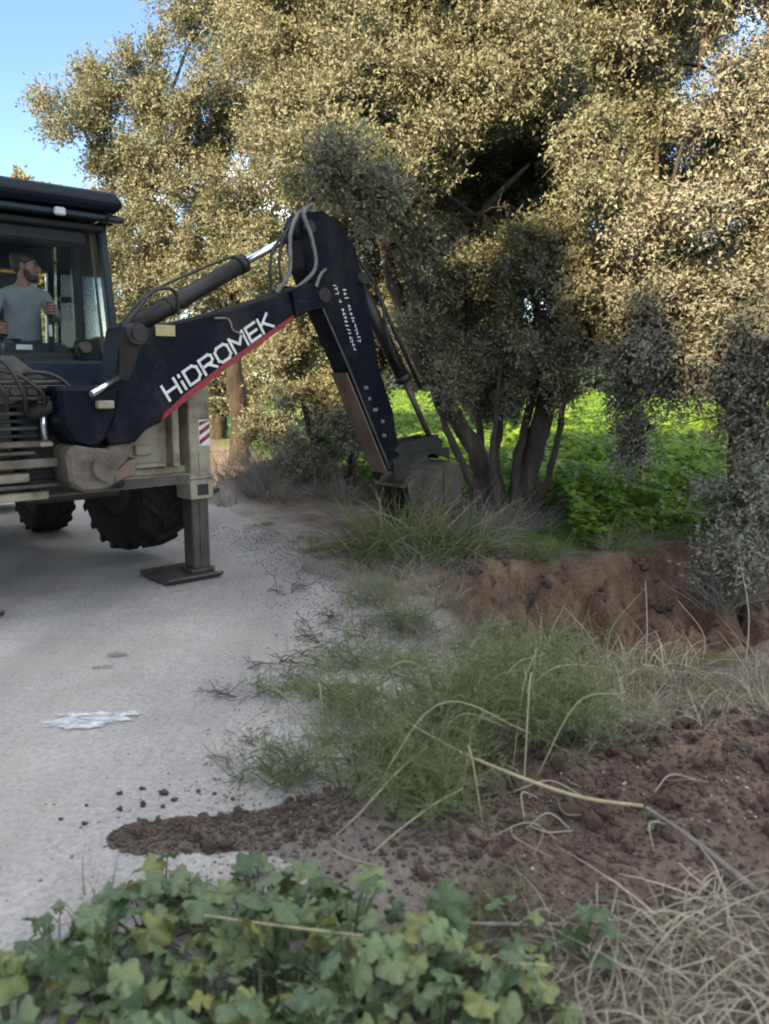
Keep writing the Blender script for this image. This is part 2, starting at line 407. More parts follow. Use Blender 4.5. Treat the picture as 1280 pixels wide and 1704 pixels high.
def road_mat():
    m, N, L, P = new_mat('pale_worn_road')
    tc = N.new('ShaderNodeTexCoord'); src = tc.outputs['Object']
    big = N.new('ShaderNodeTexNoise'); big.inputs['Scale'].default_value = 1.1; big.inputs['Detail'].default_value = 9; big.inputs['Roughness'].default_value = 0.6
    fine = N.new('ShaderNodeTexVoronoi'); fine.inputs['Scale'].default_value = 75
    f2 = N.new('ShaderNodeTexNoise'); f2.inputs['Scale'].default_value = 38; f2.inputs['Detail'].default_value = 5
    for n in (big, fine, f2): L.new(src, n.inputs['Vector'])
    r = ramp(N, [(0.3, (0.27, 0.262, 0.248)), (0.55, (0.345, 0.335, 0.318)), (0.75, (0.40, 0.385, 0.36))]); L.new(big.outputs['Fac'], r.inputs['Fac'])
    r2 = ramp(N, [(0.0, (0.55, 0.55, 0.56)), (0.5, (1.0, 1.0, 1.0)), (1.0, (1.45, 1.42, 1.38))]); L.new(fine.outputs['Color'], r2.inputs['Fac'])
    mx = N.new('ShaderNodeMixRGB'); mx.blend_type = 'MULTIPLY'; mx.inputs['Fac'].default_value = 0.34
    L.new(r.outputs['Color'], mx.inputs['Color1']); L.new(r2.outputs['Color'], mx.inputs['Color2'])
    r3 = ramp(N, [(0.36, (0.62, 0.60, 0.58)), (0.5, (1, 1, 1)), (0.72, (1.2, 1.19, 1.17))]); L.new(f2.outputs['Fac'], r3.inputs['Fac'])
    mx2 = N.new('ShaderNodeMixRGB'); mx2.blend_type = 'MULTIPLY'; mx2.inputs['Fac'].default_value = 0.4
    L.new(mx.outputs['Color'], mx2.inputs['Color1']); L.new(r3.outputs['Color'], mx2.inputs['Color2'])
    # wheel-polished bands along the road and dusty tan patches
    sx = N.new('ShaderNodeMapping'); sx.inputs['Rotation'].default_value = (0, 0, R(-20)); sx.inputs['Scale'].default_value = (1.5, 0.12, 1)
    L.new(src, sx.inputs['Vector'])
    n3 = N.new('ShaderNodeTexNoise'); n3.inputs['Scale'].default_value = 1.3; n3.inputs['Detail'].default_value = 5; L.new(sx.outputs['Vector'], n3.inputs['Vector'])
    r4 = ramp(N, [(0.38, (0.76, 0.76, 0.77)), (0.55, (1.0, 1.0, 1.0)), (0.7, (1.10, 1.08, 1.04))]); L.new(n3.outputs['Fac'], r4.inputs['Fac'])
    mx3 = N.new('ShaderNodeMixRGB'); mx3.blend_type = 'MULTIPLY'; mx3.inputs['Fac'].default_value = 0.8
    L.new(mx2.outputs['Color'], mx3.inputs['Color1']); L.new(r4.outputs['Color'], mx3.inputs['Color2'])
    n4 = N.new('ShaderNodeTexNoise'); n4.inputs['Scale'].default_value = 0.8; n4.inputs['Detail'].default_value = 8; n4.inputs['Roughness'].default_value = 0.7; L.new(src, n4.inputs['Vector'])
    r5 = ramp(N, [(0.50, (0, 0, 0)), (0.68, (0.7, 0.7, 0.7))]); L.new(n4.outputs['Fac'], r5.inputs['Fac'])
    mx4 = N.new('ShaderNodeMixRGB'); L.new(r5.outputs['Color'], mx4.inputs['Fac']); L.new(mx3.outputs['Color'], mx4.inputs['Color1']); mx4.inputs['Color2'].default_value = (0.34, 0.305, 0.255, 1)
    L.new(mx4.outputs['Color'], P.inputs['Base Color'])
    P.inputs['Roughness'].default_value = 0.85; P.inputs['Specular IOR Level'].default_value = 0.3
    b = N.new('ShaderNodeBump'); b.inputs['Strength'].default_value = 0.5; b.inputs['Distance'].default_value = 0.008
    ad = N.new('ShaderNodeMath'); ad.operation = 'ADD'; L.new(fine.outputs['Distance'], ad.inputs[0]); L.new(f2.outputs['Fac'], ad.inputs[1])
    L.new(ad.outputs[0], b.inputs['Height']); L.new(b.outputs['Normal'], P.inputs['Normal'])
    return m
M['road'] = road_mat()

def ground_mat():
    """zone attribute: r = fresh red-brown soil, g = green ground cover, b = pale gravelly verge; rest dull brown earth"""
    m, N, L, P = new_mat('earth')
    at = N.new('ShaderNodeAttribute'); at.attribute_name = 'zone'
    tc = N.new('ShaderNodeTexCoord'); src = tc.outputs['Object']
    n1 = N.new('ShaderNodeTexNoise'); n1.inputs['Scale'].default_value = 2.2; n1.inputs['Detail'].default_value = 10; n1.inputs['Roughness'].default_value = 0.65
    n2 = N.new('ShaderNodeTexNoise'); n2.inputs['Scale'].default_value = 34; n2.inputs['Detail'].default_value = 7; n2.inputs['Roughness'].default_value = 0.7
    for n in (n1, n2): L.new(src, n.inputs['Vector'])
    def rr(stops):
        r = ramp(N, stops); L.new(n1.outputs['Fac'], r.inputs['Fac']); return r.outputs['Color']
    earth = rr([(0.3, (0.10, 0.078, 0.062)), (0.55, (0.175, 0.142, 0.115)), (0.75, (0.25, 0.21, 0.175))])
    fresh = rr([(0.3, (0.095, 0.058, 0.036)), (0.55, (0.185, 0.122, 0.080)), (0.75, (0.27, 0.192, 0.132))])
    green = rr([(0.3, (0.05, 0.085, 0.02)), (0.55, (0.09, 0.17, 0.03)), (0.75, (0.17, 0.24, 0.05))])
    verge = rr([(0.3, (0.21, 0.19, 0.16)), (0.55, (0.30, 0.275, 0.24)), (0.75, (0.38, 0.355, 0.315))])
    sp = N.new('ShaderNodeSeparateColor'); L.new(at.outputs['Color'], sp.inputs['Color'])
    c = earth
    for ch, col in (('Blue', verge), ('Red', fresh), ('Green', green)):
        mx = N.new('ShaderNodeMixRGB'); L.new(sp.outputs[ch], mx.inputs['Fac']); L.new(c, mx.inputs['Color1']); L.new(col, mx.inputs['Color2']); c = mx.outputs['Color']
    r3 = ramp(N, [(0.32, (0.45, 0.44, 0.43)), (0.5, (1, 1, 1)), (0.72, (1.4, 1.38, 1.35))]); L.new(n2.outputs['Fac'], r3.inputs['Fac'])
    mx = N.new('ShaderNodeMixRGB'); mx.blend_type = 'MULTIPLY'; mx.inputs['Fac'].default_value = 0.8
    L.new(c, mx.inputs['Color1']); L.new(r3.outputs['Color'], mx.inputs['Color2'])
    L.new(mx.outputs['Color'], P.inputs['Base Color'])
    P.inputs['Roughness'].default_value = 0.95; P.inputs['Specular IOR Level'].default_value = 0.2
    b = N.new('ShaderNodeBump'); b.inputs['Strength'].default_value = 0.9; b.inputs['Distance'].default_value = 0.03
    L.new(n2.outputs['Fac'], b.inputs['Height']); L.new(b.outputs['Normal'], P.inputs['Normal'])
    return m
M['ground'] = ground_mat()

# ------------------------------------------------------------------ ground and road
EY = [-30, 0, 1.86, 2.42, 2.7, 3.0, 3.74, 4.8, 6.27, 8.2, 10.1, 11.2, 14, 20, 60, 400]
EX = [-2.5, -0.5, -0.45, -0.41, -0.50, -0.45, -0.20, -0.02, -0.38, -1.18, -2.13, -2.6, -4.2, -8, -40, -300]
def edge_x(y): return np.interp(y, EY, EX)
def bank_y(x): return np.interp(x, [-1, 0.5, 0.9, 1.8, 2.2, 2.6, 4, 9], [7.3, 7.15, 6.95, 6.85, 7.25, 7.55, 7.6, 7.9])

def zone_h(x, y):
    x = np.asarray(x, float); y = np.asarray(y, float)
    d = x - edge_x(y) + 0.10 * fbm(x * 2.2, y * 2.2, 3, 5)
    rd = sstep(-0.05, 0.45, d)
    near = np.exp(-np.maximum(0, y - 14) / 12)
    h = -0.035 + 0.075 * rd + 0.022 * fbm(x * 3, y * 3, 4, 1) * rd * near
    # strip of dug-out soil along the road edge
    sd = np.abs(y - (2.80 + 0.10 * x)) / 0.13
    strip = np.exp(-sd ** 2) * sstep(-1.12, -0.85, x) * (1 - sstep(-0.15, 0.2, x))
    h = h + strip * (0.085 + 0.035 * fbm(x * 12, y * 12, 3, 8))
    # spoil heaps on the right
    sp = np.exp(-(((x - 1.35) / 0.85) ** 2 + ((y - 3.0) / 0.62) ** 2))
    sp2 = np.exp(-(((x - 0.50) / 0.50) ** 2 + ((y - 2.55) / 0.35) ** 2))
    h = h + sp * (0.17 + 0.09 * fbm(x * 4, y * 4, 4, 11) + 0.05 * fbm(x * 13, y * 13, 3, 12))
    h = h + sp2 * (0.07 + 0.05 * fbm(x * 7, y * 7, 4, 13))
    # trench and its cut bank
    t = bank_y(x) + 0.30 * fbm(x * 2.6, y * 0.8, 4, 21) - y
    w = sstep(0.35, 0.95, x)
    cut = (0.35 * sstep(0.0, 0.25, t) + 0.65 * sstep(0.1, 1.25, t)) * (1 - sstep(1.5, 2.7, t))
    h = h - w * cut * (0.50 + 0.10 * fbm(x * 5, y * 5, 4, 22)) + w * sstep(-0.5, 0.0, -np.abs(t)) * 0.05 * (1 + fbm(x * 6, y * 6, 3, 23))
    rill = np.abs(fbm(x * 4.5, y * 2.0, 4, 24))
    h = h + w * sstep(0.02, 0.3, t) * (1 - sstep(0.9, 1.6, t)) * (0.42 * rill - 0.10 + 0.12 * fbm(x * 11, y * 11, 4, 25))
    # hole at the bucket
    hole = np.exp(-(((x - 0.30) / 0.42) ** 2 + ((y - 7.8) / 0.35) ** 2))
    h = h - 0.30 * hole
    # weedy hump before the bucket
    h = h + 0.10 * np.exp(-(((x + 0.15) / 0.6) ** 2 + ((y - 7.0) / 0.4) ** 2))
    # heap of earth and brush beyond the outrigger
    mo = np.exp(-(((x + 1.35) / 1.0) ** 2 + ((y - 11.6) / 0.7) ** 2))
    h = h + mo * (0.50 + 0.22 * fbm(x * 2.6, y * 2.6, 4, 31))
    dug = np.exp(-(((x - 0.55) / 0.5) ** 2 + ((y - 6.7) / 0.55) ** 2))
    h = h + dug * (0.06 + 0.09 * fbm(x * 8, y * 8, 4, 27))
    fresh = np.clip(0.7 * dug + w * sstep(-0.12, 0.05, t) * (1 - sstep(1.7, 2.6, t)) + 0.75 * sp + 0.25 * sp2 + 0.55 * mo, 0, 1)
    green = sstep(0.25, 0.9, y - bank_y(x)) * sstep(0.2, 1.4, x + 0.42 * (y - 9)) * (1 - mo)
    verge = np.clip(sstep(-0.1, 0.12, d) * (1 - sstep(0.3, 0.9, d)), 0, 1) * (1 - strip)
    return h, fresh * (1 - green), green, verge * (1 - fresh)

def H(x, y): return float(zone_h(x, y)[0])

def spaced(a, b, d0, g, lim):
    out, x, d = [a], a, d0
    while x < b:
        x += d; d = min(d * g, lim) if x > 0 else d; out.append(x)
    return out
ys = [-40, -20, -8, -3, 0, 0.8, 1.3]
y, d = 1.5, 0.026
while y < 500:
    ys.append(y); d = max(d, 0.0078 * y) if y < 16 else d * 1.22; y += d
xs = list(np.arange(-2.2, 4.4, 0.03))
x, d = -2.2, 0.03
left = []
while x > -500: d *= 1.16; x -= d; left.append(x)
x, d = xs[-1], 0.03
right = []
while x < 500: d *= 1.16; x += d; right.append(x)
xs = np.array(left[::-1] + xs + right); ys = np.array(ys)
GX, GY = np.meshgrid(xs, ys)
hh, zr, zg, zb = zone_h(GX.ravel(), GY.ravel())
V = np.stack([GX.ravel(), GY.ravel(), hh], -1)
nx, ny = len(xs), len(ys)
ii = (np.arange(ny - 1)[:, None] * nx + np.arange(nx - 1)[None]).ravel()
me = np_mesh('ground', V, np.stack([ii, ii + 1, ii + nx + 1, ii + nx], -1), True)
ca = me.color_attributes.new('zone', 'FLOAT_COLOR', 'POINT')
ca.data.foreach_set('color', np.stack([zr, zg, zb, np.ones_like(zr)], -1).astype(np.float32).ravel())
ground = tag(add('ground', me, M['ground']), kind='structure')

# road sheet: strips from its far side to the ragged right edge
ry = np.concatenate([np.arange(-20, 1, 1.0), np.arange(1, 16, 0.06), np.arange(16, 60, 1.0)])
rt = np.linspace(0, 1, 40) ** 0.45
e = edge_x(ry) + 0.30 + 0.06 * fbm(ry * 4, ry * 0 + 3, 4, 41)
RX = (e - 7.5)[:, None] + 7.5 * rt[None]
RYY = np.repeat(ry[:, None], len(rt), 1)
RZ = 0.004 + 0.006 * fbm(RX * 0.7, RYY * 0.7, 2, 42)
n0, n1 = RX.shape
ii = (np.arange(n0 - 1)[:, None] * n1 + np.arange(n1 - 1)[None]).ravel()
road = tag(add('road', np_mesh('road', np.stack([RX, RYY, RZ], -1).reshape(-1, 3), np.stack([ii, ii + 1, ii + n1 + 1, ii + n1], -1), True), M['road']), kind='structure')

def splat(name, cx, cy, rx, ry_, rot, mat, seed, z=0.014, n=48, parent=None, ragged=0.35):
    a = np.linspace(0, 2 * np.pi, n, endpoint=False)
    rad = 1 + ragged * fbm(np.cos(a) * 1.7 + seed, np.sin(a) * 1.7, 4, seed) + 0.3 * ragged * rng.normal(size=n)
    px, py = rx * rad * np.cos(a), ry_ * rad * np.sin(a)
    X = cx + px * math.cos(rot) - py * math.sin(rot); Y = cy + px * math.sin(rot) + py * math.cos(rot)
    V = np.concatenate([[[cx, cy, z]], np.stack([X, Y, np.full(n, z)], -1)])
    F3 = np.stack([np.zeros(n, int), 1 + np.arange(n), 1 + (np.arange(n) + 1) % n], -1)
    return add(name, np_mesh(name, V, F3), mat, parent)
M['paint'] = noise_mat('spilt_white_paint', [(0.34, (0.42, 0.44, 0.45)), (0.5, (0.60, 0.64, 0.66)), (0.8, (0.68, 0.72, 0.74))], 22, 8, 0.6)
def wear(m, scale, lo, hi):
    N, L = m.node_tree.nodes, m.node_tree.links
    tc = N.new('ShaderNodeTexCoord'); n = N.new('ShaderNodeTexNoise'); n.inputs['Scale'].default_value = scale; n.inputs['Detail'].default_value = 7; n.inputs['Roughness'].default_value = 0.7
    mp_ = N.new('ShaderNodeMapping'); mp_.inputs['Scale'].default_value = (1, 2.2, 1)
    L.new(tc.outputs['Object'], mp_.inputs['Vector']); L.new(mp_.outputs['Vector'], n.inputs['Vector'])
    r = ramp(N, [(lo, (0, 0, 0)), (hi, (1, 1, 1))]); L.new(n.outputs['Fac'], r.inputs['Fac'])
    t = N.new('ShaderNodeBsdfTransparent'); ms = N.new('ShaderNodeMixShader')
    L.new(r.outputs['Color'], ms.inputs['Fac']); L.new(t.outputs[0], ms.inputs[1]); L.new(N['Principled BSDF'].outputs[0], ms.inputs[2]); L.new(ms.outputs[0], N['Material Output'].inputs['Surface'])
wear(M['paint'], 11, 0.32, 0.62)
M['stain'] = noise_mat('oil_stain', [(0.3, (0.16, 0.155, 0.15)), (0.8, (0.22, 0.215, 0.21))], 20, 6, 0.5)
splat('white_paint_mark', -1.45, 3.72, 0.22, 0.085, 0.12, M['paint'], 3, parent=road, ragged=0.5)
splat('white_paint_mark', -1.30, 3.80, 0.10, 0.022, 0.1, M['paint'], 9, parent=road, z=0.0155, ragged=0.6)
splat('white_paint_mark', -1.58, 3.79, 0.045, 0.016, 0.2, M['paint'], 5, parent=road, z=0.0165, ragged=0.6)
wear(M['stain'], 16, 0.36, 0.6)
splat('dark_stain', -1.61, 4.68, 0.06, 0.05, 0.1, M['stain'], 11, parent=road)
splat('dark_stain', -1.62, 4.47, 0.06, 0.02, 0.1, M['stain'], 14, parent=road)

# ------------------------------------------------------------------ leaf and blade builders
def unit(v): return v / (np.linalg.norm(v, axis=-1, keepdims=True) + 1e-9)

def leaf_cloud(P, D, length, width, r, N0=None):
    """diamond leaves at P pointing along D"""
    n = len(P)
    S = unit(np.cross(D, unit(r.normal(size=(n, 3))) if N0 is None else N0 + 0.75 * unit(r.normal(size=(n, 3)))))
    l = (length * r.uniform(0.7, 1.25, n))[:, None]; w = (width * r.uniform(0.75, 1.25, n))[:, None]
    Nn = np.cross(S, D)
    k = 0.30 * l
    V = np.stack([P + D * k + S * w * 0.62, P + D * (k + 0.05 * l) - S * w * 0.62 , P + D * l * 1.05 + Nn * l * 0.06], 1).reshape(-1, 3)
    F3 = np.arange(n * 3).reshape(n, 3)
    return V, F3

def crown_mesh(name, lobes, dens, leaf=(0.060, 0.021), per=16, spray=0.34, seed=1, up=0.3, inner=0.14, hollows=()):
    r = np.random.default_rng(seed)
    Ps, Ds, Ns = [], [], []
    for (cx, cy, cz, rad) in lobes:
        n = int(dens * rad * rad)
        m = max(7, int(20 * rad ** 1.3))
        su = unit(r.normal(size=(m, 3)))
        sc_ = su * (rad * r.uniform(0.45, 0.98, m))[:, None]
        sr = r.uniform(0.55, 1.25, m) * 0.30 * rad ** 0.75
        k = r.integers(0, m, n)
        off = unit(r.normal(size=(n, 3))) * (sr[k] * r.uniform(0.25, 1.0, n) ** 0.6)[:, None]
        loc = sc_[k] + off
        q = r.uniform(0, 1, n)
        loc = np.where((q < inner)[:, None], unit(r.normal(size=(n, 3))) * (rad * r.uniform(0.1, 0.8, n))[:, None], loc)
        c = np.array([cx, cy, cz]) + loc * np.array([1, 1, 0.95])
        for (hx, hy, hz, hr) in hollows:
            kp = np.linalg.norm(c - np.array([hx, hy, hz]), axis=1) > hr
            c, loc, off = c[kp], loc[kp], off[kp]
        n = len(c)
        ax = unit(unit(loc) * 0.55 + unit(off) * 0.35 + r.normal(size=(n, 3)) * 0.38 + np.array([0, 0, up]))
        L_ = spray * r.uniform(0.6, 1.3, n)
        t = (np.arange(per) + 0.5) / per
        P = c[:, None] + ax[:, None] * (t[None, :, None] - 0.5) * L_[:, None, None]
        P = P + r.normal(size=P.shape) * 0.018
        D = unit(ax[:, None] * 0.7 + r.normal(size=P.shape) * 0.6)
        Ps.append(P.reshape(-1, 3)); Ds.append(D.reshape(-1, 3)); Ns.append(np.repeat(unit(unit(loc) * 0.5 + unit(off) * 0.5 + np.array([0, 0, 0.25])), per, 0))
    P, D = np.concatenate(Ps), np.concatenate(Ds)
    V, F4 = leaf_cloud(P, D, leaf[0], leaf[1], r, np.concatenate(Ns))
    return np_mesh(name, V, F4)

def wobble(pts, amp, r):
    out = catmull(pts, 6)
    return [p + r.normal(size=3) * amp for p in out]

def tree(name, label, base, stems, lobes, dens, leafm, cat='tree', group=None, barkm=None, seed=1, branches=True, hollows=(), **kw):
    root = empty(name, base)
    B = np.array(base, float)
    r = np.random.default_rng(seed)
    barkm = barkm or M['bark']
    tops = []
    for pts, rads in stems:
        pp = wobble([np.array(p, float) - B for p in pts], 0.010, r)
        tm = tubes_mesh('trunk', [(catmull(pp, 2), rads)], 12)
        co = np.empty(len(tm.vertices) * 3, np.float32); tm.vertices.foreach_get('co', co); co = co.reshape(-1, 3)
        ctr = co.reshape(-1, 12, 3).mean(1, keepdims=True).repeat(12, 1).reshape(-1, 3)
        ang = np.tile(np.arange(12), len(co) // 12)
        k_ = 1 + 0.30 * fbm(ang * 0.9 + seed, co[:, 2] * 3.0, 3, seed) + 0.10 * r.normal(size=len(co))
        co = ctr + (co - ctr) * k_[:, None]
        tm.vertices.foreach_set('co', co.astype(np.float32).ravel()); tm.update()
        add('trunk', tm, barkm, root)
        tops += [pp[len(pp) // 2], pp[-1]]
    if branches:
        sp = []
        for lb in lobes:
            c = np.array(lb[:3]) - B
            s = min(tops, key=lambda t: np.linalg.norm(t - c))
            mid = (s + c) / 2 + r.normal(size=3) * 0.12 * np.linalg.norm(c - s)
            b_r = min(0.045, 0.055 * lb[3])
            sp.append((wobble([s, mid, c], 0.01, r), [b_r, b_r * 0.5, b_r * 0.25]))
            for k in range(4):
                e_ = c + unit(r.normal(size=3)) * lb[3] * 0.9
                sp.append((wobble([mid * 0.4 + c * 0.6, (c + e_) / 2 + r.normal(size=3) * 0.08, e_], 0.006, r), [0.016, 0.009, 0.004]))
        add('branches', tubes_mesh('branches', sp, 5), barkm, root)
    cm = crown_mesh('crown', [(l[0] - B[0], l[1] - B[1], l[2] - B[2], l[3]) for l in lobes], dens, seed=seed + 50, hollows=[(h_[0] - B[0], h_[1] - B[1], h_[2] - B[2], h_[3]) for h_ in hollows], **kw)
    add('crown', cm, leafm, root)
    return tag(root, label, cat, group)

def ribbons(bases, dirs, lengths, widths, bend, seg=4, r=None):
    """curved tapering blades"""
    n = len(bases)
    D = unit(np.asarray(dirs, float)); P = np.asarray(bases, float)
    S = unit(np.cross(D, unit(r.normal(size=(n, 3)))))
    pts = [P]
    d_ = D.copy(); st = (np.asarray(lengths) / seg)[:, None]
    bend = np.asarray(bend)
    for k in range(seg):
        P = P + d_ * st; pts.append(P); d_ = unit(d_ + bend)
    V = []
    for k, p in enumerate(pts):
        w = (np.asarray(widths) * (1 - 0.85 * (k / seg) ** 1.5))[:, None] * 0.5
        V += [p - S * w, p + S * w]
    V = np.stack(V, 1)
    k2 = 2 * (seg + 1)
    Fq = np.stack([np.array([2 * k, 2 * k + 1, 2 * k + 3, 2 * k + 2]) for k in range(seg)])
    F4 = (np.arange(n)[:, None, None] * k2 + Fq[None]).reshape(-1, 4)
    return V.reshape(-1, 3), F4

def tuft_mesh(name, n, rad, hgt, width, lean, droop, seed, seg=4, lay=0.0):
    r = np.random.default_rng(seed)
    a = r.uniform(0, 2 * np.pi, n); q = rad * np.sqrt(r.uniform(0, 1, n))
    B = np.stack([q * np.cos(a), q * np.sin(a), np.zeros(n) - 0.01], -1)
    D = np.stack([np.cos(a) * lean * r.uniform(0.2, 1.4, n) + lay * r.normal(size=n), np.sin(a) * lean * r.uniform(0.2, 1.4, n) + lay * r.normal(size=n), np.ones(n)], -1)
    L_ = hgt * r.uniform(0.45, 1.2, n)
    be = np.stack([r.normal(size=n) * 0.12, r.normal(size=n) * 0.12, -droop * r.uniform(0.3, 1.3, n)], -1)
    V, F4 = ribbons(B, D, L_, width * r.uniform(0.6, 1.3, n), be, seg, r)
    return np_mesh(name, V, F4)

# ------------------------------------------------------------------ trees
tree('olive_tree', 'large silvery olive tree with several leaning dark trunks behind the digging arm', (1.45, 9.3, 0),
     [([(1.58, 9.3, -0.1), (1.66, 9.25, 0.7), (1.93, 9.15, 1.8), (2.0, 9.0, 3.0), (1.7, 8.9, 4.2)], [0.17, 0.12, 0.10, 0.08, 0.05]),
      ([(1.36, 9.2, -0.1), (1.02, 9.2, 0.85), (0.42, 9.2, 1.85), (0.05, 9.3, 2.9), (-0.3, 9.4, 4.2)], [0.13, 0.10, 0.085, 0.07, 0.05]),
      ([(1.44, 9.4, -0.1), (1.30, 9.5, 0.8), (1.38, 9.5, 2.0), (1.0, 9.4, 3.4)], [0.085, 0.055, 0.05, 0.04]),
      ([(1.30, 9.35, -0.1), (1.12, 9.45, 0.9), (1.05, 9.5, 2.0), (0.8, 9.4, 3.2)], [0.06, 0.04, 0.038, 0.03]),
      ([(1.25, 9.05, -0.1), (0.85, 9.0, 0.75), (0.55, 9.0, 1.5), (0.5, 9.0, 2.4)], [0.05, 0.04, 0.035, 0.02]),
      ([(1.62, 9.05, -0.1), (1.85, 8.95, 0.7), (1.95, 8.9, 1.6), (1.9, 8.8, 2.6)], [0.045, 0.035, 0.03, 0.02]),
      ([(1.38, 9.1, -0.1), (1.20, 8.95, 0.6), (1.22, 8.9, 1.4), (1.3, 8.8, 2.3)], [0.035, 0.03, 0.025, 0.015]),
      ([(1.50, 9.15, -0.1), (1.52, 9.2, 0.8), (1.75, 9.3, 1.9), (1.5, 9.2, 3.4)], [0.075, 0.05, 0.045, 0.035])],
     [(-0.78, 9.6, 6.07, 1.21), (0.38, 9.4, 6.26, 1.46), (1.58, 9.0, 5.96, 1.4), (-0.26, 9.3, 4.88, 1.03), (0.85, 8.8, 4.81, 0.98), (-0.72, 9.4, 4.24, 0.77), (0.0, 8.7, 3.93, 0.68), (0.71, 8.5, 3.99, 0.66), (1.78, 8.3, 4.31, 0.92), (2.0, 7.9, 3.51, 0.56), (-0.61, 9.6, 3.72, 0.5), (0.36, 9.0, 3.1, 0.5), (1.51, 8.8, 2.83, 0.62), (1.01, 10.0, 2.3, 0.7), (1.62, 9.0, 2.15, 0.5), (0.35, 9.9, 2.54, 0.5), (1.97, 8.6, 2.62, 0.51), (1.2, 9.7, 1.6, 0.4), (1.75, 11.2, 4.3, 1.1), (0.5, 11.2, 3.9, 1.0), (1.6, 11.0, 3.0, 0.9), (0.6, 11.0, 2.7, 0.8), (2.7, 10.8, 3.3, 0.9), (2.3, 8.6, 2.5, 0.45), (2.15, 8.5, 2.05, 0.32), (2.5, 8.6, 4.4, 0.5), (2.6, 9.0, 5.5, 0.6), (-0.47, 10.5, 3.5, 0.7), (0.0, 10.4, 2.9, 0.6), (-0.45, 7.75, 3.75, 0.45), (0.1, 8.2, 3.45, 0.4), (0.9, 9.9, 1.95, 0.5), (1.5, 9.8, 1.8, 0.45), (0.5, 10.2, 2.1, 0.5), (-0.4, 8.6, 4.3, 0.6), (1.2, 8.4, 3.3, 0.42), (0.55, 9.1, 2.75, 0.42), (0.35, 9.0, 2.2, 0.26), (0.62, 8.9, 1.75, 0.20), (0.70, 8.9, 1.45, 0.14), (1.25, 9.1, 2.9, 0.40), (1.80, 8.8, 1.9, 0.30), (2.05, 8.6, 2.35, 0.36), (1.92, 8.8, 1.5, 0.17), (1.15, 9.2, 2.05, 0.34), (0.98, 9.1, 1.55, 0.20), (1.45, 9.0, 1.6, 0.18), (1.42, 9.0, 1.3, 0.12), (-0.40, 7.05, 3.36, 0.26), (-0.15, 7.5, 3.2, 0.30), (-0.62, 7.6, 3.5, 0.30), (1.1, 11.5, 4.9, 1.0), (2.3, 11.4, 4.6, 1.0), (0.0, 11.2, 4.6, 0.8), (1.3, 11.6, 2.2, 0.7)],
     2700, M['olive'], seed=3, hollows=[(1.30, 8.3, 3.70, 0.50), (1.23, 9.1, 3.76, 0.55), (0.87, 8.7, 3.37, 0.42), (1.68, 9.2, 4.0, 0.42), (0.95, 7.8, 3.4, 0.4), (-0.2, 9.5, 3.05, 0.45), (0.34, 9.4, 2.15, 0.30), (0.95, 8.6, 2.55, 0.36), (1.55, 8.6, 2.35, 0.30), (1.0, 8.2, 3.0, 0.35)])
tree('olive_tree', 'grey-green olive tree hanging low over the dug bank at the right edge', (3.9, 7.6, 0),
     [([(3.9, 7.6, -0.1), (3.72, 7.6, 0.8), (3.32, 7.5, 1.33), (2.95, 7.6, 1.70), (2.6, 7.8, 2.6)], [0.16, 0.12, 0.085, 0.06, 0.04])],
     [(2.96, 7.8, 5.14, 0.72), (2.42, 8.4, 5.0, 0.42), (3.12, 7.6, 3.89, 0.48), (3.09, 7.3, 3.18, 0.54), (2.61, 7.8, 2.8, 0.55), (3.05, 7.2, 2.42, 0.53), (2.52, 7.9, 2.05, 0.47), (3.0, 7.5, 1.95, 0.40), (3.29, 7.2, 1.22, 0.32), (3.2, 7.0, 0.62, 0.34), (2.98, 6.7, 0.10, 0.24), (2.45, 8.2, 1.45, 0.19), (2.47, 8.2, 1.15, 0.18), (2.50, 8.2, 0.9, 0.13), (3.4, 7.0, 1.8, 0.47), (3.6, 7.5, 4.5, 0.6), (3.7, 7.3, 3.0, 0.6), (3.5, 9.4, 3.9, 0.8), (3.0, 9.2, 2.6, 0.6), (3.9, 9.0, 2.5, 0.7), (2.75, 9.4, 4.6, 0.55), (2.95, 9.8, 5.2, 0.6), (3.5, 9.8, 5.9, 0.6), (3.2, 7.4, 1.6, 0.36), (2.75, 7.6, 1.75, 0.30)],
     3400, M['oliveg'], seed=5, up=-0.05, spray=0.46, hollows=[(2.70, 7.6, 3.5, 0.36), (2.95, 8.5, 3.65, 0.42)])
tree('pine_stem_tree', 'tree with a bare orange-tan stem rising at the top right corner', (4.25, 9.6, 0),
     [([(4.25, 9.6, -0.1), (4.2, 9.6, 2.5), (4.28, 9.6, 4.6), (4.3, 9.6, 7.5)], [0.14, 0.12, 0.10, 0.05]),
      ([(4.2, 9.6, 4.2), (3.9, 9.5, 4.35), (3.5, 9.5, 4.4), (3.25, 9.5, 4.38)], [0.05, 0.035, 0.03, 0.02])],
     [(4.5, 9.9, 7.2, 1.1), (3.4, 9.9, 6.9, 0.8), (5.0, 9.7, 5.8, 0.7), (4.9, 10.2, 3.4, 1.0), (5.4, 9.6, 4.6, 1.0), (4.7, 10.4, 2.2, 0.8)],
     1200, M['olive'], barkm=M['barkr'], seed=15)
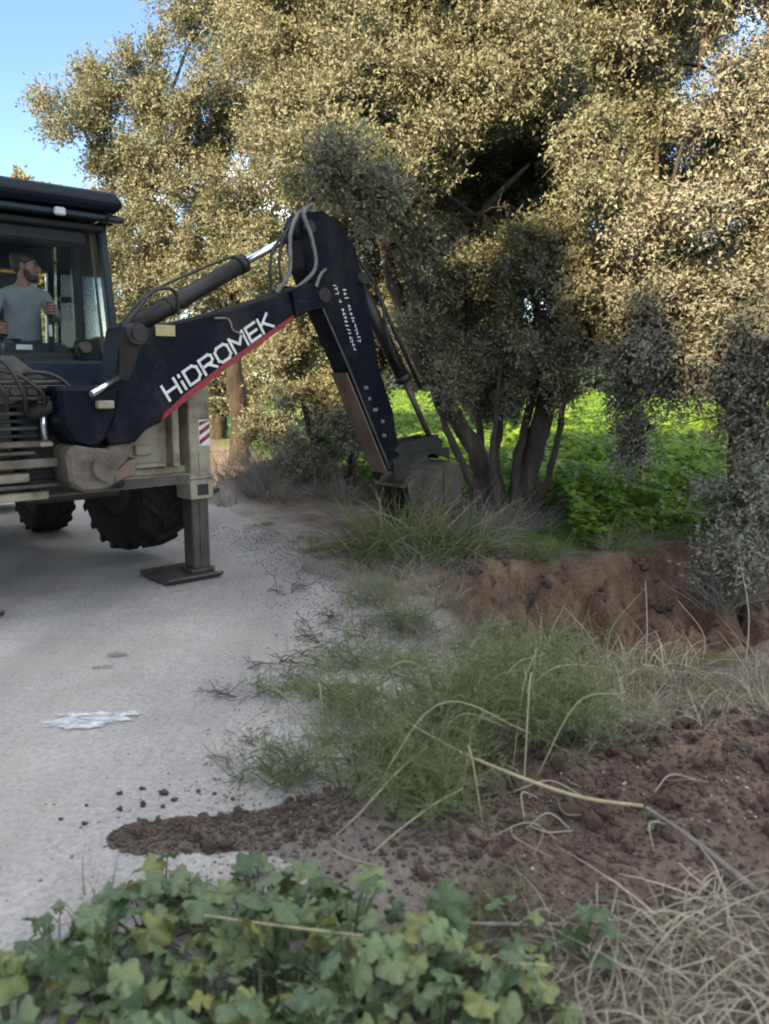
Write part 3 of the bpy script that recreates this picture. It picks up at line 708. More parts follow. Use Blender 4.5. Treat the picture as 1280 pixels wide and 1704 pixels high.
tree('olive_tree', 'golden sunlit olive tree rising behind the cab against the sky', (-2.72, 15.2, 0),
     [([(-2.72, 15.2, -0.1), (-2.70, 15.2, 1.0), (-2.75, 15.1, 2.2), (-2.5, 15, 4)], [0.21, 0.16, 0.14, 0.09]),
      ([(-2.75, 15.1, 2.0), (-3.2, 15, 3.4), (-4.2, 15, 5.0)], [0.11, 0.08, 0.04])],
     [(-5.31, 15.0, 6.17, 0.78), (-4.24, 15.0, 6.76, 0.75), (-3.33, 15.0, 6.17, 1.11), (-2.5, 15.2, 7.7, 1.4), (-1.72, 14.6, 6.24, 1.3), (-3.54, 14.8, 5.04, 1.04), (-4.77, 15.4, 5.18, 0.91), (-2.23, 14.4, 4.85, 1.07), (-4.28, 15.0, 3.87, 0.89), (-3.13, 14.6, 3.61, 0.87), (-2.0, 14.0, 3.43, 0.93), (-4.93, 15.5, 2.75, 0.8), (-1.2, 14.5, 7.9, 1.3), (-5.0, 15.2, 6.9, 0.4)],
     1200, M['olive'], seed=7, leaf=(0.082, 0.028), per=14, spray=0.45)
tree('olive_shrub', 'bushy sunlit olive thicket low behind the raised boom', (-0.95, 11.3, 0),
     [([(-0.5, 11.2, -0.1), (-0.45, 11.2, 0.5), (-0.6, 11.3, 1.5)], [0.06, 0.05, 0.03]), ([(-0.9, 11.3, -0.1), (-0.95, 11.2, 0.6), (-1.2, 11.4, 1.6)], [0.06, 0.05, 0.03])],
     [(-1.34, 11.5, 1.73, 0.64), (-0.58, 11.3, 1.57, 0.67), (-0.91, 11.2, 0.85, 0.5), (-1.75, 11.8, 0.9, 0.39), (-0.33, 11.0, 1.0, 0.41), (-0.9, 11.7, 2.5, 0.75), (-0.1, 11.4, 2.3, 0.6)],
     1800, M['olive'], cat='shrub', seed=9, leaf=(0.07, 0.026))
tree('olive_tree', 'hazy pale olive tree filling the gap beyond the left trunk', (-4.5, 22, 0),
     [([(-4.5, 22, -0.1), (-4.4, 22, 2.0), (-4.2, 22, 4)], [0.22, 0.18, 0.1])],
     [(-6.8, 22, 3.0, 1.5), (-5.0, 22, 1.6, 1.3), (-3.4, 22, 1.5, 1.3), (-4.5, 22.5, 3.6, 1.6), (-2.2, 22, 2.6, 1.5), (-1.0, 21, 1.5, 1.2), (-6.2, 22, 5.0, 1.2), (-8.3, 22, 2.4, 1.3), (-2.8, 22, 4.5, 1.5), (-1.0, 22, 4.0, 1.6)],
     400, M['olive'], seed=19, leaf=(0.13, 0.045), per=14, spray=0.6)
tree('yellowing_tree', 'yellow-leaved tree peeping over the cab roof at left', (-10.3, 25, 0),
     [([(-10.3, 25, -0.1), (-10.2, 25, 3), (-10.3, 25, 6)], [0.22, 0.18, 0.08])],
     [(-10.9, 25, 6.9, 0.9), (-10.0, 25, 6.6, 0.7), (-8.9, 25, 6.2, 0.8), (-9.0, 25, 4.6, 1.2), (-11.2, 25, 5.0, 1.4), (-8.2, 25, 5.4, 0.8), (-12.4, 25, 6.0, 1.2)],
     230, M['yleaf'], seed=23, leaf=(0.16, 0.10), per=12, spray=0.6)
far = [(20, 104, 9.0), (26, 100, 10.5), (32, 106, 9.5), (38, 101, 10.5), (44, 104, 9.5), (51, 100, 11.0), (14, 108, 10.0), (8, 104, 9.5), (1, 108, 10.5)]
for i, (fx, fy, fh) in enumerate(far):
    tree('windbreak_tree', 'dark bluish tree in the far windbreak beyond the green field', (fx, fy, 0),
         [([(fx, fy, -0.1), (fx, fy, fh * 0.4), (fx + 0.3, fy, fh * 0.8)], [0.35, 0.25, 0.1])],
         [(fx - 1.8, fy - 1.5, fh * 0.15, 2.0), (fx + 1.9, fy - 1.5, fh * 0.15, 2.0), (fx - 1.8, fy, fh * 0.35, 2.3), (fx + 1.9, fy, fh * 0.35, 2.3), (fx, fy, fh * 0.6, 2.6), (fx - 2.5, fy + 1, fh * 0.6, 1.8), (fx + 2.3, fy, fh * 0.68, 1.9)],
         40, M['farleaf'], group='far windbreak trees', seed=60 + i, leaf=(0.8, 0.5), per=9, spray=1.1, branches=False)
# unseen grove added behind the camera, sized to shade the road and machine
sd = Vector((math.sin(SUN_AZ), math.cos(SUN_AZ), 0)); se = Vector((math.cos(SUN_AZ), -math.sin(SUN_AZ), 0))
for i in range(8):
    q = -14.5 + 2.8 * i
    p = sd * (-18.0 + 0.6 * math.sin(i * 2.1)) + se * q
    hgt = 15.9 + 0.45 * math.sin(i * 2.3 + 1.0) + (0.7 if i >= 5 else 1.15 if i == 4 else (0.0 if i == 3 else -0.5))
    lob = [(p.x, p.y, hgt - 1.4, 1.6)]
    z_ = hgt - 2.8
    while z_ > 1:
        lob += [(p.x + 0.75, p.y - 0.6, z_, 1.75), (p.x - 0.75, p.y + 0.6, z_ - 0.3, 1.75)]; z_ -= 2.0
    tree('shade_grove_tree', 'unseen tall dense tree added behind the viewer to cast shade', (p.x, p.y, 0),
         [([(p.x, p.y, -0.1), (p.x, p.y, 6), (p.x + 0.1, p.y, hgt - 2)], [0.35, 0.25, 0.08])],
         lob, 60, M['farleaf'], group='unseen shade grove added behind the viewer', seed=80 + i, leaf=(0.62, 0.5), per=9, spray=0.7, branches=False)

# ------------------------------------------------------------------ green field
def crop_mesh(n, y0, y1, size, seed, hgt):
    r = np.random.default_rng(seed)
    y_ = y0 + (y1 - y0) * r.uniform(0, 1, n) ** 1.6
    x_ = r.uniform(-0.03, 0.56, n) * y_ + r.normal(size=n) * 0.3
    keep = (y_ > bank_y(x_) + 0.45 + 0.5 * fbm(x_ * 2.3, y_ * 2.3, 3, 77)) & (x_ + 0.42 * (y_ - 9) > 0.55) & ~((x_ < 2.0 + 0.3 * fbm(y_ * 2, x_ * 2, 2, 9)) & (y_ < 9.55))
    x_, y_ = x_[keep], y_[keep]; m = len(x_)
    pl = np.clip(0.12 + 0.9 * (0.5 + 0.8 * fbm(x_ * 1.3, y_ * 1.3, 4, seed)), 0.08, 1)
    z_ = zone_h(x_, y_)[0] + hgt * pl * r.uniform(0.1, 1, m) ** 0.7
    P = np.stack([x_, y_, z_], -1)
    D = unit(np.stack([r.normal(size=m), r.normal(size=m), r.uniform(-0.1, 0.7, m)], -1))
    l = (size * r.uniform(0.6, 1.3, m) * np.clip(y_ / y0, 1, 6) ** 0.55)[:, None]
    S = unit(np.cross(D, np.array([0, 0, 1.0]) + 0.4 * r.normal(size=(m, 3))))
    a, b, c, d_, = P - D * l * 0.5, P + S * l * 0.36 + D * l * 0.05, P + D * l * 0.5 - np.array([0, 0, 0.2]) * l, P - S * l * 0.36 + D * l * 0.05
    return np_mesh('crop', np.stack([a, b, c, d_], 1).reshape(-1, 3), np.arange(4 * m).reshape(m, 4))
fc = add('field_crop', crop_mesh(64000, 7.6, 34, 0.115, 5, 0.62), M['crop'])
tag(fc, 'bright green leafy crop covering the sunlit field behind the trees', 'crop', kind='stuff')
fc2 = add('distant_crop', crop_mesh(26000, 30, 104, 0.20, 6, 0.35), M['crop'])
tag(fc2, 'pale yellow-green far strip of the crop field by the windbreak', 'crop', kind='stuff')

# ------------------------------------------------------------------ backhoe loader (local: x along the rear frame, y towards its front, z up)
BH = empty('backhoe_loader', (-2.31, 6.09, 0), R(42))
tag(BH, 'dark navy backhoe loader standing on its stabilisers with the digging arm swung over the verge', 'backhoe')

def part(name, mat, build, parent=None, smooth=False, label=None):
    bm = bmesh.new(); build(bm)
    o = add(name, bm_mesh(name, bm, smooth), mat, parent or BH)
    if label: o['label'] = label
    return o

# --- chassis, hood, loader at the front
def _chassis(bm):
    box(bm, -0.38, 0.38, 0.12, 4.0, 0.72, 1.05, 0.02)
    box(bm, -0.55, 0.55, 0.75, 1.05, 0.70, 0.95, 0.03)
    box(bm, -0.50, 0.50, 2.85, 3.05, 0.42, 0.62, 0.03)
    box(bm, -0.1, 0.1, 2.8, 3.1, 0.55, 0.8, 0.02)
    box(bm, -0.62, -0.36, 1.5, 2.2, 0.75, 1.3, 0.03); box(bm, 0.36, 0.62, 1.5, 2.2, 0.75, 1.3, 0.03)
part('chassis', M['dark'], _chassis)
def _hood(bm):
    prism(bm, [(2.02, 1.06), (3.75, 1.06), (3.85, 1.2), (3.8, 1.55), (3.5, 1.66), (2.02, 1.78)], -0.40, 0.40, 0.04, 'yz')
hood = part('hood', M['navy'], _hood)
def _grille(bm):
    for k in range(6): box(bm, -0.3, 0.3, 3.84, 3.87, 1.14 + k * 0.06, 1.17 + k * 0.06, 0.004)
part('grille', M['dark'], _grille, hood)
for s in (-1, 1):
    part('loader_arm', M['navy'], lambda bm: prism(bm, [(1.9, 1.55), (2.1, 1.72), (3.6, 1.25), (4.35, 0.5), (4.5, 0.3), (4.3, 0.25), (3.5, 1.0), (2.0, 1.4)], s * 0.60 - 0.05, s * 0.60 + 0.05, 0.01, 'yz'))
    part('fender', M['navy'], lambda bm: prism(bm, [(0.35, 1.42), (0.55, 1.62), (1.25, 1.62), (1.7, 1.35), (1.7, 1.3), (1.22, 1.55), (0.58, 1.55), (0.4, 1.36)], s * 0.83 - 0.22, s * 0.83 + 0.22, 0.008, 'yz'))
def _lb(bm):
    prism(bm, [(4.35, 0.75), (4.45, 0.8), (4.5, 0.4), (4.62, 0.2), (5.2, 0.12), (5.2, 0.08), (4.58, 0.12), (4.42, 0.3)], -1.1, 1.1, 0.006, 'yz')
    for s in (-1, 1): prism(bm, [(4.38, 0.8), (4.42, 0.3), (4.6, 0.1), (5.2, 0.08), (4.95, 0.4)], s * 1.115 - 0.015, s * 1.115 + 0.015, 0.004, 'yz')
part('loader_bucket', M['worn'], _lb)

# --- wheels
def wheel(x, y, z, Rr, w, lugs):
    root = empty('wheel', (x, y, z)); root.parent = BH
    h = w / 2
    def tyre(bm):
        lathe(bm, [(Rr * 0.56, -h * 0.78), (Rr * 0.62, -h * 0.92), (Rr * 0.80, -h), (Rr * 0.91, -h * 0.93), (Rr * 0.945, -h * 0.6), (Rr * 0.955, 0), (Rr * 0.945, h * 0.6), (Rr * 0.91, h * 0.93), (Rr * 0.80, h), (Rr * 0.62, h * 0.92), (Rr * 0.56, h * 0.78)], 48)
    part('tyre', M['rubber'], tyre, root)
    lb = bmesh.new()
    prism(lb, [(-0.045, 0.0), (0.045, 0.0), (0.035, 1.0), (-0.035, 1.0)], 0, 1, 0, 'xy')
    lb.free()
    bm = bmesh.new()
    for s in (-1, 1):
        for k in range(lugs):
            a0 = 2 * math.pi * (k + (0.5 if s > 0 else 0)) / lugs
            b = bmesh.new()
            rows = []
            for (t, da) in ((0.02, 0.26), (0.55, 0.10), (0.98, -0.02)):
                xx = s * h * t
                r0 = Rr * (0.93 if t < 0.9 else 0.86); r1 = Rr * (1.0 if t < 0.9 else 0.965)
                for aw, rr in ((-0.062, r0), (-0.045, r1), (0.045, r1), (0.062, r0)):
                    a = a0 + da * s * 0 + da + aw
                    rows.append(b.verts.new((xx, rr * math.cos(a), rr * math.sin(a))))
            for i in range(2):
                for j in range(3): b.faces.new((rows[i * 4 + j], rows[i * 4 + j + 1], rows[i * 4 + 5 + j], rows[i * 4 + 4 + j]))
            b.faces.new(rows[0:4]); b.faces.new(rows[8:12][::-1])
            bm_join(bm, b)
    add('tread_lugs', bm_mesh('tread_lugs', bm), M['rubber'], root)
    def rim(bm):
        lathe(bm, [(Rr * 0.575, -h * 0.8), (Rr * 0.55, -h * 0.7), (Rr * 0.5, -h * 0.2), (Rr * 0.22, -h * 0.05), (0.001, -h * 0.05)], 32)
        lathe(bm, [(Rr * 0.575, h * 0.8), (Rr * 0.55, h * 0.7), (Rr * 0.5, h * 0.3), (Rr * 0.22, h * 0.4), (0.001, h * 0.42)], 32)
        for k in range(8):
            a = 2 * math.pi * k / 8
            cyl(bm, (h * 0.3, Rr * 0.3 * math.cos(a), Rr * 0.3 * math.sin(a)), (h * 0.5, Rr * 0.3 * math.cos(a), Rr * 0.3 * math.sin(a)), 0.018, 6)
    part('rim', M['rim'], rim, root)
    return root
wheel(0.82, 0.86, 0.87, 0.745, 0.48, 20)
wheel(-0.82, 0.86, 0.87, 0.745, 0.48, 20)
wheel(0.74, 2.95, 0.54, 0.54, 0.36, 18)
wheel(-0.74, 2.95, 0.54, 0.54, 0.36, 18)

# --- stabiliser frame
def _frame(bm):
    box(bm, -0.90, 0.90, -0.10, 0.10, 0.80, 0.885, 0.008)
    box(bm, -0.90, 0.90, -0.02, 0.10, 0.885, 0.945, 0.008)
    box(bm, -0.90, 0.90, -0.10, 0.10, 1.46, 1.60, 0.008)
    box(bm, 0.30, 0.745, 0.03, 0.06, 0.945, 1.46, 0.004)
    box(bm, -0.745, -0.45, 0.03, 0.06, 0.945, 1.46, 0.004)
    for s in (-1, 1):
        box(bm, s * 0.775 - 0.03, s * 0.775 + 0.03, -0.08, 0.07, 0.947, 1.458, 0.006)
    box(bm, 0.40, 0.70, -0.06, 0.028, 0.950, 0.985, 0.006)
    box(bm, 0.46, 0.60, -0.01, 0.028, 1.05, 1.13, 0.006)
frame = part('stabiliser_frame', M['beige'], _frame)
part('beam_face', M['greymetal'], lambda bm: box(bm, -0.88, 0.85, -0.108, -0.101, 0.805, 0.88, 0.002), frame)
for s in (-1, 1):
    def _house(bm):
        box(bm, s * 0.97 - 0.095, s * 0.97 + 0.095, -0.115, 0.115, 0.86, 1.56, 0.008)
        box(bm, s * 0.97 - 0.115, s * 0.97 + 0.115, -0.135, 0.135, 0.835, 0.875, 0.006)
        box(bm, s * 0.97 - 0.105, s * 0.97 + 0.105, -0.125, 0.125, 0.665, 0.832, 0.008)
        box(bm, s * 0.97 - 0.02, s * 0.97 + 0.075, -0.126, -0.118, 0.90, 1.06, 0.003)
    hs = part('stabiliser_housing', M['beige'], _house)
    part('reflector_plate', M['white'], lambda bm: box(bm, s * 0.97 - 0.012, s * 0.97 + 0.092, -0.1215, -0.1155, 1.105, 1.318, 0.001), hs)
    for k in range(3):
        zz = 1.115 + k * 0.075
        x0, x1 = s * 0.97 - 0.008, s * 0.97 + 0.088
        part('red_stripe', M['red'], lambda bm: prism(bm, [(x0, zz), (x1, zz + 0.06 if k < 2 else zz + 0.045), (x1, min(zz + 0.098, 1.314)), (x0, zz + 0.036)], -0.1245, -0.1222, 0), hs)
    part('bolt_plate', M['dark'], lambda bm: box(bm, s * 0.97 - 0.045, s * 0.97 + 0.055, -0.131, -0.127, 0.70, 0.79, 0.003), hs)
    lg = part('stabiliser_leg', M['greymetal'], lambda bm: (box(bm, s * 0.97 - 0.078, s * 0.97 + 0.078, -0.085, 0.085, 0.07, 0.70, 0.012), box(bm, s * 0.97 - 0.015, s * 0.97 + 0.035, -0.093, -0.086, 0.09, 0.66, 0.002)))
    def _foot(bm):
        prism(bm, [(-0.22, 0.052), (0.22, 0.052), (0.26, 0.085), (0.25, 0.10), (0.20, 0.076), (-0.20, 0.076), (-0.25, 0.10), (-0.26, 0.085)], s * 0.87 - 0.30, s * 0.87 + 0.20, 0.004, 'yz')
        box(bm, s * 0.97 - 0.11, s * 0.97 + 0.11, -0.10, 0.10, 0.0765, 0.11, 0.006)
        bm.transform(Matrix.Translation((0, 0, -0.034)))
    part('stabiliser_foot', M['greymetal'], _foot)

# --- sliding carriage, valve gear left of the kingpost
def _carr(bm):
    box(bm, -0.46, 0.28, -0.20, -0.112, 0.83, 1.60, 0.02)
    box(bm, -0.44, 0.26, -0.24, -0.201, 0.86, 0.95, 0.01)
    box(bm, -0.44, 0.26, -0.24, -0.201, 1.44, 1.56, 0.01)
part('carriage_plate', M['dark'], _carr)
def rail(name, mat, z0, z1, x0, x1, y0=-0.34, y1=-0.205): part(name, mat, lambda bm: box(bm, x0, x1, y0, y1, z0, z1, 0.008))
rail('carriage_rail', M['beige'], 0.815, 0.875, -1.0, -0.33, -0.30)
rail('carriage_rail', M['greymetal'], 0.905, 0.93, -1.0, -0.27, -0.36)
rail('carriage_rail', M['beige'], 0.945, 1.01, -0.95, -0.46, -0.32)
rail('carriage_rail', M['worn'], 1.045, 1.105, -0.92, -0.28, -0.38)
rail('carriage_rail', M['greymetal'], 1.135, 1.16, -0.90, -0.42, -0.36)
rail('carriage_rail', M['worn'], 1.185, 1.225, -0.90, -0.30, -0.34)
for k in range(5): rail('cooling_fin', M['greymetal'] if k % 2 else M['teal'], 1.245 + 0.052 * k, 1.272 + 0.052 * k, -0.95, -0.36, -0.26)
part('guide_rod', M['chrome'], lambda bm: cyl(bm, (-0.34, -0.31, 1.215), (-0.34, -0.31, 1.47), 0.026, 16))
part('guide_rod_end', M['beige'], lambda bm: (box(bm, -0.385, -0.295, -0.35, -0.27, 1.185, 1.215, 0.008), box(bm, -0.37, -0.31, -0.34, -0.28, 1.47, 1.50, 0.006)))
rail('valve_shelf', M['greymetal'], 1.505, 1.53, -1.0, -0.12, -0.36)
rail('valve_body', M['worn'], 1.535, 1.60, -0.95, -0.36, -0.30)
rail('valve_cover', M['greymetal'], 1.615, 1.64, -1.0, -0.20, -0.38)
for k in range(5): part('valve_spool', M['greymetal'], lambda bm: cyl(bm, (-0.86 + 0.11 * k, -0.33, 1.565), (-0.86 + 0.11 * k, -0.295, 1.565), 0.022, 10))
part('service_hoses', M['hose'], lambda bm: None) if False else None
hs_ = []
for k, (x0, dx, dz_) in enumerate(((-0.92, 0.30, 0.10), (-0.80, 0.42, 0.05), (-0.70, 0.20, 0.12), (-0.46, 0.30, 0.03))):
    hs_.append((catmull([(x0, -0.28, 1.63), (x0 + 0.03, -0.35, 1.66 + dz_), (x0 + dx * 0.6, -0.40, 1.65 + dz_ * 0.7), (x0 + dx, -0.42, 1.56), (x0 + dx + 0.03, -0.36, 1.44)], 6), 0.014))
for sp in hs_: add('hydraulic_hose', tubes_mesh('hydraulic_hose', [sp], 8), M['hose'], BH)
part('bracket', M['greymetal'], lambda bm: prism(bm, [(-0.62, 1.645), (-0.30, 1.645), (-0.50, 1.80), (-0.66, 1.80)], -0.30, -0.27, 0.004))

# --- kingpost
def _king(bm):
    prism(bm, [(-0.31, 1.60), (0.13, 1.60), (0.10, 1.40), (0.0, 1.22), (-0.10, 1.16), (-0.22, 1.20), (-0.30, 1.32)], -0.54, -0.245, 0.03)
    cyl(bm, (-0.08, -0.38, 0.86), (-0.08, -0.38, 1.64), 0.085, 18)
king = part('kingpost', M['navy'], _king)
def _kbase(bm):
    prism(bm, [(-0.29, 1.14), (-0.24, 1.205), (-0.10, 1.175), (0.02, 1.16), (0.07, 1.02), (0.05, 0.90), (-0.05, 0.865), (-0.20, 0.875), (-0.27, 0.93)], -0.56, -0.242, 0.025)
    cyl(bm, (-0.04, -0.60, 1.03), (-0.04, -0.20, 1.03), 0.085, 22)
part('kingpost_foot', M['worn'], _kbase, king)
part('swing_cylinder', M['dark'], lambda bm: cyl(bm, (-0.45, -0.30, 1.40), (-0.10, -0.40, 1.545), 0.05, 16))
part('swing_rod', M['chrome'], lambda bm: cyl(bm, (-0.12, -0.62, 1.545), (0.13, -0.50, 1.655), 0.021, 14))
part('swing_lug', M['beige'], lambda bm: box(bm, -0.07, 0.05, -0.60, -0.545, 1.445, 1.50, 0.008))

# --- boom
BO = [(0.18, 2.01), (0.42, 2.015), (0.58, 2.05), (1.01, 2.16), (1.55, 2.33), (1.77, 2.41), (1.84, 2.33), (1.80, 2.22), (1.70, 2.15), (1.54, 2.05), (1.35, 1.93), (0.99, 1.71), (0.65, 1.48), (0.46, 1.34), (0.32, 1.28), (0.235, 1.195), (0.04, 1.185), (0.00, 1.30), (0.04, 1.44), (0.11, 1.67), (0.15, 1.87)]
boom = part('boom', M['navy'], lambda bm: prism(bm, BO, -0.50, -0.22, 0.012))
part('boom_foot', M['worn'], lambda bm: prism(bm, [(0.042, 1.18), (0.23, 1.19), (0.17, 1.05), (0.06, 0.96), (-0.04, 0.93), (-0.08, 0.98), (-0.03, 1.08)], -0.49, -0.23, 0.02), boom)
part('boom_foot_guard', M['rustbrown'], lambda bm: prism(bm, [(0.10, 1.03), (0.26, 1.08), (0.24, 0.96), (0.06, 0.90)], -0.47, -0.28, 0.01), boom)
M['grime'] = noise_mat('greasy_grime', [(0.3, (0.006, 0.006, 0.009)), (0.6, (0.022, 0.019, 0.018)), (0.8, (0.05, 0.043, 0.038))], 6, 9, 0.6, spec=0.2)
part('boom_head_plate', M['grime'], lambda bm: prism(bm, [(0.165, 1.995), (0.40, 2.00), (0.40, 1.93), (0.30, 1.86), (0.20, 1.62), (0.13, 1.66)], -0.506, -0.5015, 0.001), boom)
def _boss(bm):
    cyl(bm, (0.27, -0.55, 1.965), (0.27, -0.17, 1.965), 0.075, 24); cyl(bm, (0.27, -0.57, 1.965), (0.27, -0.55, 1.965), 0.05, 20)
part('boom_pin', M['dark'], _boss, boom)
part('warning_plate', M['yellow'], lambda bm: box(bm, 0.425, 0.58, -0.512, -0.503, 1.955, 2.035, 0.002), boom)
red = [(0.50, 1.355), (1.70, 2.138), (1.735, 2.178), (1.00, 1.73), (0.60, 1.465)]
part('red_stripe', M['red'], lambda bm: prism(bm, [(0.44, 1.338), (0.66, 1.492), (1.0, 1.722), (1.36, 1.945), (1.70, 2.16), (1.735, 2.195), (1.70, 2.195), (1.35, 1.985), (0.985, 1.765), (0.64, 1.535), (0.47, 1.40)], -0.5045, -0.5005, 0.0), boom)
part('boom_end_plate', M['navy'], lambda bm: (prism(bm, [(1.62, 2.36), (1.78, 2.43), (1.97, 2.42), (2.02, 2.33), (1.96, 2.24), (1.80, 2.20), (1.66, 2.14)], -0.532, -0.502, 0.006), prism(bm, [(1.62, 2.36), (1.78, 2.43), (1.97, 2.42), (2.02, 2.33), (1.96, 2.24), (1.80, 2.20), (1.66, 2.14)], -0.218, -0.188, 0.006)), boom)

# lettering HiDROMEK made of strokes (unit: letter height 1)
GL = {'H': (0.95, [((0, 0), (0, 1)), ((0.8, 0), (0.8, 1)), ((0, 0.5), (0.8, 0.5))]),
      'i': (0.30, [((0.08, 0), (0.08, 0.50)), ((0.08, 0.90), (0.08, 0.98))]),
      'D': (1.0, [((0, 0), (0, 1)), ((0, 1), (0.6, 1)), ((0.6, 1), (0.82, 0.78)), ((0.82, 0.78), (0.82, 0.22)), ((0.82, 0.22), (0.6, 0)), ((0.6, 0), (0, 0))]),
      'R': (0.98, [((0, 0), (0, 1)), ((0, 1), (0.65, 1)), ((0.65, 1), (0.8, 0.86)), ((0.8, 0.86), (0.8, 0.6)), ((0.8, 0.6), (0.65, 0.46)), ((0.65, 0.46), (0, 0.46)), ((0.42, 0.46), (0.82, 0))]),
      'O': (1.05, [((0.2, 0), (0.68, 0)), ((0.68, 0), (0.88, 0.2)), ((0.88, 0.2), (0.88, 0.8)), ((0.88, 0.8), (0.68, 1)), ((0.68, 1), (0.2, 1)), ((0.2, 1), (0, 0.8)), ((0, 0.8), (0, 0.2)), ((0, 0.2), (0.2, 0))]),
      'M': (1.12, [((0, 0), (0, 1)), ((0, 1), (0.48, 0.35)), ((0.48, 0.35), (0.96, 1)), ((0.96, 1), (0.96, 0))]),
      'E': (0.86, [((0, 0), (0, 1)), ((0, 1), (0.7, 1)), ((0, 0.5), (0.62, 0.5)), ((0, 0), (0.7, 0))]),
      'K': (0.9, [((0, 0), (0, 1)), ((0, 0.45), (0.72, 1)), ((0.25, 0.6), (0.78, 0))])}
def stroke_text(text, org, ang, hgt, sx, y, wd, depth=0.002):
    pen = 0.0; lay = 0
    ca_, sa_ = math.cos(ang), math.sin(ang)
    for ch in text:
        bm = bmesh.new()
        adv, segs = GL[ch]
        for (p, q) in segs:
            lay += 1
            p = Vector(((pen + p[0]) * hgt * sx, p[1] * hgt)); q = Vector(((pen + q[0]) * hgt * sx, q[1] * hgt))
            t = (q - p).normalized(); n = Vector((-t.y, t.x)) * wd / 2
            p2, q2 = p - t * wd / 2, q + t * wd / 2
            pts = [(org[0] + v.x * ca_ - v.y * sa_, org[1] + v.x * sa_ + v.y * ca_) for v in (p2 - n, q2 - n, q2 + n, p2 + n)]
            prism(bm, pts, y - depth - 0.00012 * (lay % 5), y, 0)
        add('letter', bm_mesh('letter', bm), M['white'], boom)
        pen += adv + 0.10
tw = sum(GL[c][0] + 0.10 for c in 'HiDROMEK')
stroke_text('HiDROMEK', (0.515, 1.492), R(31.5), 0.115, 1.13 / (tw * 0.115), -0.5035, 0.021)

# --- dipper cylinder on top of the boom
part('dipper_cylinder', M['dark'], lambda bm: (cyl(bm, (0.26, -0.36, 1.985), (1.27, -0.36, 2.55), 0.066, 24), cyl(bm, (1.225, -0.36, 2.525), (1.285, -0.36, 2.558), 0.075, 24), cyl(bm, (0.60, -0.36, 2.176), (0.625, -0.36, 2.19), 0.074, 24)))
part('dipper_rod', M['chrome'], lambda bm: cyl(bm, (1.27, -0.36, 2.55), (1.84, -0.36, 2.865), 0.030, 16))
for pts, rd, mt in (([(0.22, -0.44, 1.99), (0.30, -0.48, 2.12), (0.42, -0.48, 2.26), (0.55, -0.47, 2.30), (0.64, -0.44, 2.26), (0.66, -0.42, 2.12)], 0.013, 'hose'),
                    ([(0.24, -0.28, 2.02), (0.5, -0.27, 2.27), (0.9, -0.27, 2.47), (1.2, -0.30, 2.60), (1.24, -0.34, 2.60)], 0.011, 'hose'),
                    ([(0.9, -0.53, 2.10), (1.02, -0.53, 2.10), (1.06, -0.53, 2.02), (1.15, -0.525, 1.99)], 0.008, 'greyhose'),
                    ([(1.55, -0.42, 2.34), (1.66, -0.45, 2.52), (1.66, -0.47, 2.80), (1.76, -0.47, 2.99), (1.92, -0.45, 3.02)], 0.017, 'greyhose'),
                    ([(1.72, -0.46, 2.38), (1.86, -0.53, 2.55), (1.83, -0.53, 2.78), (1.76, -0.52, 2.97), (1.86, -0.5, 3.06)], 0.017, 'greyhose'),
                    ([(1.62, -0.40, 2.36), (1.58, -0.42, 2.55), (1.60, -0.42, 2.72), (1.70, -0.42, 2.9)], 0.012, 'hose'),
                    ([(1.52, -0.38, 2.33), (1.50, -0.40, 2.52), (1.54, -0.40, 2.68), (1.66, -0.40, 2.84)], 0.012, 'hose'),
                    ([(1.86, -0.54, 2.40), (1.90, -0.55, 2.50), (1.97, -0.53, 2.55)], 0.013, 'greyhose')):
    add('hydraulic_hose', tubes_mesh('hydraulic_hose', [(catmull(pts, 7), rd)], 8), M[mt], BH)

# --- dipper
DI = [(1.74, 2.90), (1.80, 2.99), (2.00, 3.03), (2.20, 2.96), (2.36, 2.75), (2.47, 2.40), (2.63, 1.74), (2.80, 1.34), (2.88, 0.95), (2.86, 0.79), (2.73, 0.79), (2.42, 1.39), (2.24, 1.74), (1.95, 2.26), (1.80, 2.55)]
dip = part('dipper', M['navy'], lambda bm: prism(bm, DI, -0.47, -0.25, 0.010))
part('wear_strip', M['rustbrown'], lambda bm: prism(bm, [(2.245, 1.70), (2.42, 1.37), (2.73, 0.775), (2.715, 0.775), (2.405, 1.37), (2.23, 1.70)], -0.468, -0.252, 0.0), dip)
part('dipper_edge', M['greymetal'], lambda bm: prism(bm, [(1.97, 2.24), (2.26, 1.73), (2.44, 1.38), (2.75, 0.80), (2.765, 0.81), (2.455, 1.39), (2.275, 1.74), (1.985, 2.25)], -0.475, -0.4705, 0.0), dip)
def _holes(bm):
    for (x_, z_, w_) in ((2.46, 1.57, 0.05), (2.57, 1.37, 0.055), (2.66, 1.26, 0.035), (2.68, 1.13, 0.045), (2.50, 1.47, 0.03)): box(bm, x_ - w_ / 2, x_ + w_ / 2, -0.476, -0.4705, z_ - 0.015, z_ + 0.015, 0.001)
part('grease_plates', M['greyhose'], _holes, dip)
